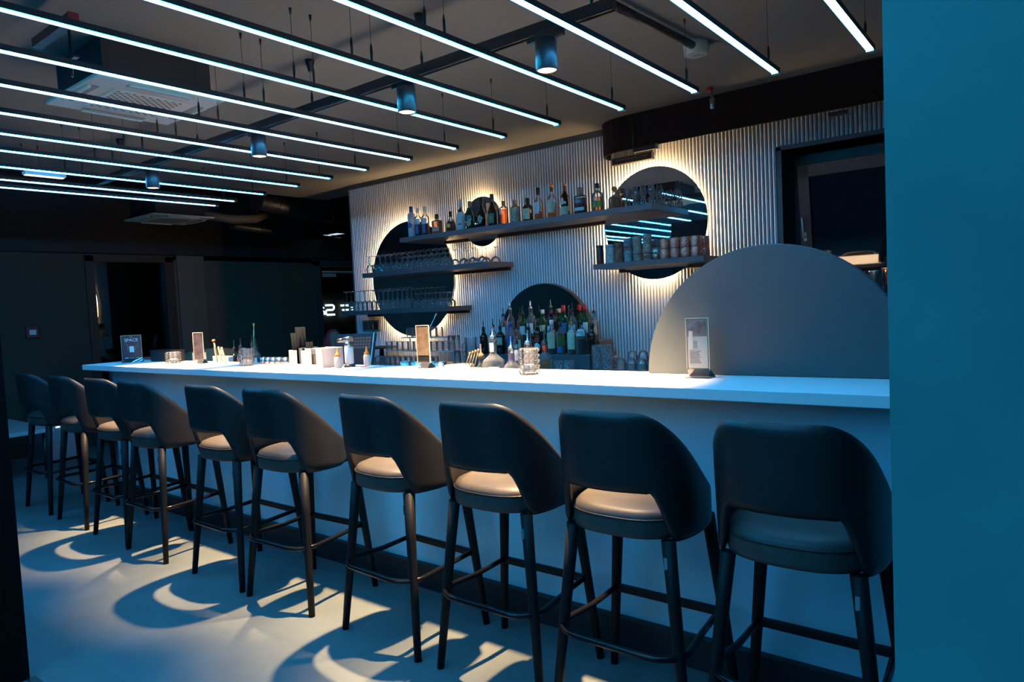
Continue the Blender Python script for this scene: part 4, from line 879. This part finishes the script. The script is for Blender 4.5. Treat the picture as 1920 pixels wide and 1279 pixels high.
for i, x in enumerate((-5.03, -4.98, -4.94)):
    m = MB().box(-.008, .008, -.004, .004, 0, .125).build('wooden_stick', mat('stick_wood', (.50, .36, .22), .6)); m.location = (x - .03, 2.80 + .01 * i, ZT - .0); m.rotation_euler = (0, math.radians(8 * (i + 1)) * -1, 0); tag(m, 'wooden stick, %s from the left, leaning beside the amber edged sign' % ORD[i], 'wooden stick', 'wooden sticks on the bar')
t = thing('round_glass_bowl', 'round clear glass vessel in front of the left bottle group', 'glass vessel', (-4.60, 2.75, ZT)); MB().lathe([(.02, 0), (.035, .012), (.046, .04), (.040, .07), (.020, .085), (.022, .1)], 24, cap1=False).build('glass_body', M_GLASST, t); MB().lathe([(.018, .1), (.018, .115)], 16).build('stopper', CAPS['wood'], t)
t = thing('citrus_half', 'pale halved melon like fruit behind the small steel cups', 'fruit', (-4.235, 2.95, ZS + .0)); MB().lathe([(.02, 0), (.055, .03), (.066, .08), (.060, .125), (.035, .155), (.005, .165)], 28).build('flesh', mat('fruit_flesh', (.85, .62, .38), .5, vary=(18, .15)), t); MB().lathe([(.003, .163), (.004, .175)], 8).build('stem', CAPS['wood'], t)
t = thing('white_bowl', 'white bowl with cutlery leaning out beside the lime bottle', 'bowl', (-2.72, 2.97, ZS + .03)); MB().lathe([(.03, -.03), (.045, -.025), (.075, .03), (.085, .075), (.080, .075), (.06, .02), (.01, -.01)], 30).build('bowl_body', M_WHITE, t)
for i in range(4):
    x = -2.69 + .022 * i; spoon([(x, 2.96, 1.11), (x + .03, 2.965, 1.17), (x + .055, 2.97, 1.225 + .006 * i)], 'curved fork handle, %s from the left in the white bowl' % ORD[i], 'serving_fork', CAPS['gold'], .0035, 'forks in the white bowl')
t = thing('black_box', 'flat black box at the back of the left bar end', 'box', (-5.84, 2.80, ZT)); MB().box(-.19, .20, -.05, .05, 0, .085).build('body', M_BLACKS, t, .004); MB().box(-.195, .205, -.055, .055, .085, .095).build('lid', M_DARKMET, t, .002)
t = thing('glass_cube', 'clear square glass holder right of the faceted candle at the black box', 'glass holder', (-5.30, 2.79, ZT)); MB().box(-.05, .05, -.03, .03, 0, .075).build('glass_body', M_GLASST, t); MB().box(-.03, -.02, -.02, .02, .004, .09).build('card', M_PAPER, t)
# POS screen
t = thing('pos_screen', 'black touch till screen tilted back behind the bar top', 'touch screen', (-4.44, 3.6, 1.0), math.radians(25))
MB().tube([(0, .08, -1.0), (0, .08, -.02), (0, .04, .12)], .03, 12).lathe([(.16, -1.0), (.16, -.98)], 20, 0, .08).build('stand', M_BLACKS, t)
sc_ = bpy.data.objects.new('display', None); sp = MB().box(-.17, .17, -.012, .012, 0, .27).build('screen_housing', M_BLACKS, t, .006); sp.rotation_euler = (math.radians(-22), 0, 0); sp.location = (0, 0, .07)
sc = MB().box(-.15, .15, -.014, -.0125, .02, .25).build('display', emis('screen_glow', (.08, .12, .22), .3), sp)
mk = MB()
for a in range(6):
    for b in range(4): mk.box(-.01 + a * .025, .008 + a * .025, -.0155, -.0145, .14 + b * .026, .158 + b * .026)
mk.build('key_tiles', emis('tiles', (.25, .35, .5), .28), sp)
MB().box(.152, .158, -.0155, -.0125, .0, .27).build('light_edge', M_STEEL, sp)
# wall plate with sockets, black tray
t = thing('socket_plate', 'dark triple socket plate on the ribbed wall under the lowest shelf', 'socket plate', (-6.03, YW - .014, 1.335))
MB().box(-.145, .145, -.014, 0, -.062, .062).build('plate', mat('plate_grey', (.16, .20, .22), .45), t, .003)
for k in range(3): MB().box(-.125 + .085 * k, -.05 + .085 * k, -.017, -.014, -.042, .042).build('module', [M_STEEL, M_STEEL, M_BLACKS][k], t, .002)
MB().tube([(.06, -.02, .0), (.05, -.03, -.08), (.0, -.03, -.17), (-.02, -.03, -.27)], .004, 6).build('cable', M_BLACKS, t)
t = thing('black_tray', 'flat black round tray stored above the tumblers at the left', 'tray', (-5.66, 4.98, 1.10)); MB().lathe([(.15, 0), (.16, .006), (.165, .02), (.155, .02), (.14, .008)], 36).build('plate', M_BLACKS, t); MB().lathe([(.05, -.148), (.06, -.144), (.03, -.14), (.02, -.002)], 20).build('pedestal', M_BLACKS, t)

# ================================================================ FAR LEFT
t = thing('fire_call_point', 'small red framed call point on the dark left wall', 'call point', (XL + .001, 2.98, 1.44)); MB().box(0, .03, -.065, .065, -.065, .065).build('housing', mat('red_box', (.16, .012, .02), .5), t, .004); MB().box(.03, .034, -.035, .035, -.028, .032).build('button_plate', M_WHITE, t, .002)
t = thing('low_table', 'pale low table with thick top behind the farthest stool', 'table', (-8.50, 2.15, 0)); MB().box(-.65, .65, -.45, .45, .46, .5).build('tabletop', mat('table_grey', (.50, .52, .54), .5), t, .004)
for sx in (-1, 1):
    for sy in (-1, 1): MB().tube([(sx * .58, sy * .38, 0), (sx * .58, sy * .38, .461)], .02, 10).build('leg', M_BLACKS, t)
def lounge(x, y, rz, label, m, h=.78, group='lounge chairs at the far left'):
    t = thing('lounge_chair', label, 'lounge chair', (x, y, 0), rz, group)
    MB().box(-.28, .28, -.28, .28, .30, .44).build('seat', m, t, .04, 3)
    ro = []
    for i in range(25):
        a = math.radians(-205 + 230 * i / 24); c, q = math.cos(a), math.sin(a); e = abs(i - 12) / 12; zt = h - .14 * e * e
        ro.append([(.33 * c, .33 * q, .34), (.33 * c, .33 * q, zt - .02), (.315 * c, .315 * q, zt), (.28 * c, .28 * q, zt), (.265 * c, .265 * q, zt - .02), (.265 * c, .265 * q, .34)])
    MB().loft(ro).build('backrest', m, t)
    for sx in (-1, 1):
        for sy in (-1, 1): MB().tube([(sx * .25, sy * .24, 0), (sx * .2, sy * .2, .31)], .016, 8).build('leg', M_BLACKS, t)
    return t
M_BEIGE = mat('beige_fabric', (.55, .40, .24), .7); M_PINK = mat('pink_fabric', (.42, .16, .20), .7)
lounge(-8.95, 1.45, .4, 'dark lounge chair at the near side of the low table', M_LEATHER, .74)
pass
lounge(-8.40, 4.56, 1.2, 'beige round backed chair beyond the left bar end', M_BEIGE, 1.14, 'tall chairs beyond the left bar end')
lounge(-8.75, 3.86, 1.4, 'rose pink round backed chair beyond the left bar end', M_PINK, 1.09, 'tall chairs beyond the left bar end')
t = thing('side_cabinet', 'small pale cabinet with a blue light dot beside the low table', 'cabinet', (-9.15, 2.95, 0)); MB().box(-.2, .28, -.12, .20, 0, .62).build('body', mat('cab_grey', (.30, .34, .38), .5), t, .004); MB().box(.281, .284, .0, .04, .36, .372).build('status_light', emis('dot', (.4, .6, 1), 6), t)

# glowing letters and board added behind the door, standing in for a sign's reflection
sg = thing('sign_reflection', 'glowing white lettering imitating a sign reflection in the glass door', 'sign reflection', (-10.2, 0, 0))
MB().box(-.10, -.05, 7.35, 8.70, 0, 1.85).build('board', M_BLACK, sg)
def reflected_letter(strokes, y, z, s):
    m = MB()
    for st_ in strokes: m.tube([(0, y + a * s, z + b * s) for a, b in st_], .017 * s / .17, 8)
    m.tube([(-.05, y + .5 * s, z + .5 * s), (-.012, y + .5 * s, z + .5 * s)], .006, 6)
    m.build('letter', emis('reflected_white', (.75, 1, .95), 3.2), sg)
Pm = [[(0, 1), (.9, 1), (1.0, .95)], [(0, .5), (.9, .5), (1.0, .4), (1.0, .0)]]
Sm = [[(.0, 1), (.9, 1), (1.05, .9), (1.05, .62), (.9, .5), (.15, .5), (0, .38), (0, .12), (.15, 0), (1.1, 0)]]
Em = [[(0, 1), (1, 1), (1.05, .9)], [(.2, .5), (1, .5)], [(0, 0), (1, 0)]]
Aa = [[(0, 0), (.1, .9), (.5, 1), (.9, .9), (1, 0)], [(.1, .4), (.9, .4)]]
reflected_letter(Pm, 7.575, 1.475, .125); reflected_letter(Sm, 7.735, 1.470, .170); reflected_letter(Em, 8.07, 1.462, .165); reflected_letter(Em, 8.30, 1.50, .085); reflected_letter(Aa, 8.42, 1.49, .085)

# ================================================================ PERSON seated far back, seen from behind over the caddy
def skinned(name, joints, edges, m, parent, sub=2):
    me = bpy.data.meshes.new(name); me.from_pydata([j[0] for j in joints], edges, []); o = bpy.data.objects.new(name, me); COL.objects.link(o); o.parent = parent
    sk = o.modifiers.new('skin', 'SKIN'); sk.use_smooth_shade = True
    for i, j in enumerate(joints): me.skin_vertices[0].data[i].radius = j[1] if isinstance(j[1], tuple) else (j[1], j[1])
    me.skin_vertices[0].data[0].use_root = True
    ss = o.modifiers.new('sub', 'SUBSURF'); ss.levels = sub; ss.render_levels = sub; me.materials.append(m); return o
M_SKIN = mat('skin', (.55, .33, .25), .5); M_HAIR = mat('red_hair', (.75, .06, .09), .45, bump=(90, .6, .004), vary=(22, .35, (1, 1, .12)))
px0, py0 = -7.18, 5.55
t = thing('person', 'person with long red hair seated far behind the bar, seen from behind', 'person', (px0, py0, 0), math.radians(70))
J = [((0, 0, .50), (.15, .11)), ((0, .02, .62), (.135, .10)), ((0, .03, .78), (.14, .095)), ((0, .01, .93), (.15, .085)), ((0, 0, 1.00), (.07, .06)), ((0, -.01, 1.07), (.048, .048)), ((0, -.01, 1.15), (.07, .08)), ((0, -.005, 1.22), (.075, .09)), ((0, 0, 1.28), (.05, .06)),
     ((.17, .0, .95), .05), ((.21, -.04, .78), .042), ((.20, -.18, .66), .034), ((.14, -.30, .68), .026), ((-.17, .0, .95), .05), ((-.21, -.04, .78), .042), ((-.20, -.18, .66), .034), ((-.14, -.30, .68), .026),
     ((.09, -.05, .50), .09), ((.10, -.42, .50), .062), ((.10, -.44, .12), .042), ((.10, -.50, .05), .038), ((-.09, -.05, .50), .09), ((-.10, -.42, .50), .062), ((-.10, -.44, .12), .042), ((-.10, -.50, .05), .038)]
Ed = [(0, 1), (1, 2), (2, 3), (3, 4), (4, 5), (5, 6), (6, 7), (7, 8), (3, 9), (9, 10), (10, 11), (11, 12), (3, 13), (13, 14), (14, 15), (15, 16), (0, 17), (17, 18), (18, 19), (19, 20), (0, 21), (21, 22), (22, 23), (23, 24)]
skinned('body', J, Ed, M_SKIN, t)
shirt = [(j[0], tuple(a + .012 for a in (j[1] if isinstance(j[1], tuple) else (j[1], j[1])))) for j in J]
sidx = [0, 1, 2, 3, 4, 9, 10, 11, 13, 14, 15]; mp = {a: i for i, a in enumerate(sidx)}
skinned('shirt', [shirt[i] for i in sidx], [(mp[a], mp[b]) for a, b in Ed if a in mp and b in mp], M_BLACK, t)
tidx = [0, 17, 18, 19, 21, 22, 23]; mp = {a: i for i, a in enumerate(tidx)}
skinned('trousers', [shirt[i] for i in tidx], [(mp[a], mp[b]) for a, b in Ed if a in mp and b in mp], M_BLACK, t)
hr = [((0, .02, 1.30), (.06, .07)), ((0, .035, 1.23), (.10, .095)), ((0, .05, 1.14), (.105, .085)), ((0, .075, 1.03), (.11, .06)), ((0, .09, .92), (.095, .045)), ((.01, .095, .80), (.06, .03)), ((-.09, .05, 1.12), (.05, .05)), ((-.12, .07, 1.02), (.035, .035))]
skinned('hair', hr, [(0, 1), (1, 2), (2, 3), (3, 4), (4, 5), (2, 6), (6, 7)], M_HAIR, t)
MB().lathe([(.014, -.02), (.006, .0)], 10).build('nose', M_SKIN, t).location = (0, -.10, 1.19)
t = thing('bench', 'dark bench carrying the red haired person far behind the bar', 'bench', (px0, py0, 0), math.radians(70)); MB().box(-.5, .5, -.2, .22, .33, .395).build('seat', M_LEATHER, t, .01)
for sx in (-1, 1):
    for sy in (-1, 1): MB().tube([(sx * .45, sy * .16, 0), (sx * .45, sy * .16, .331)], .02, 8).build('leg', M_BLACKS, t)
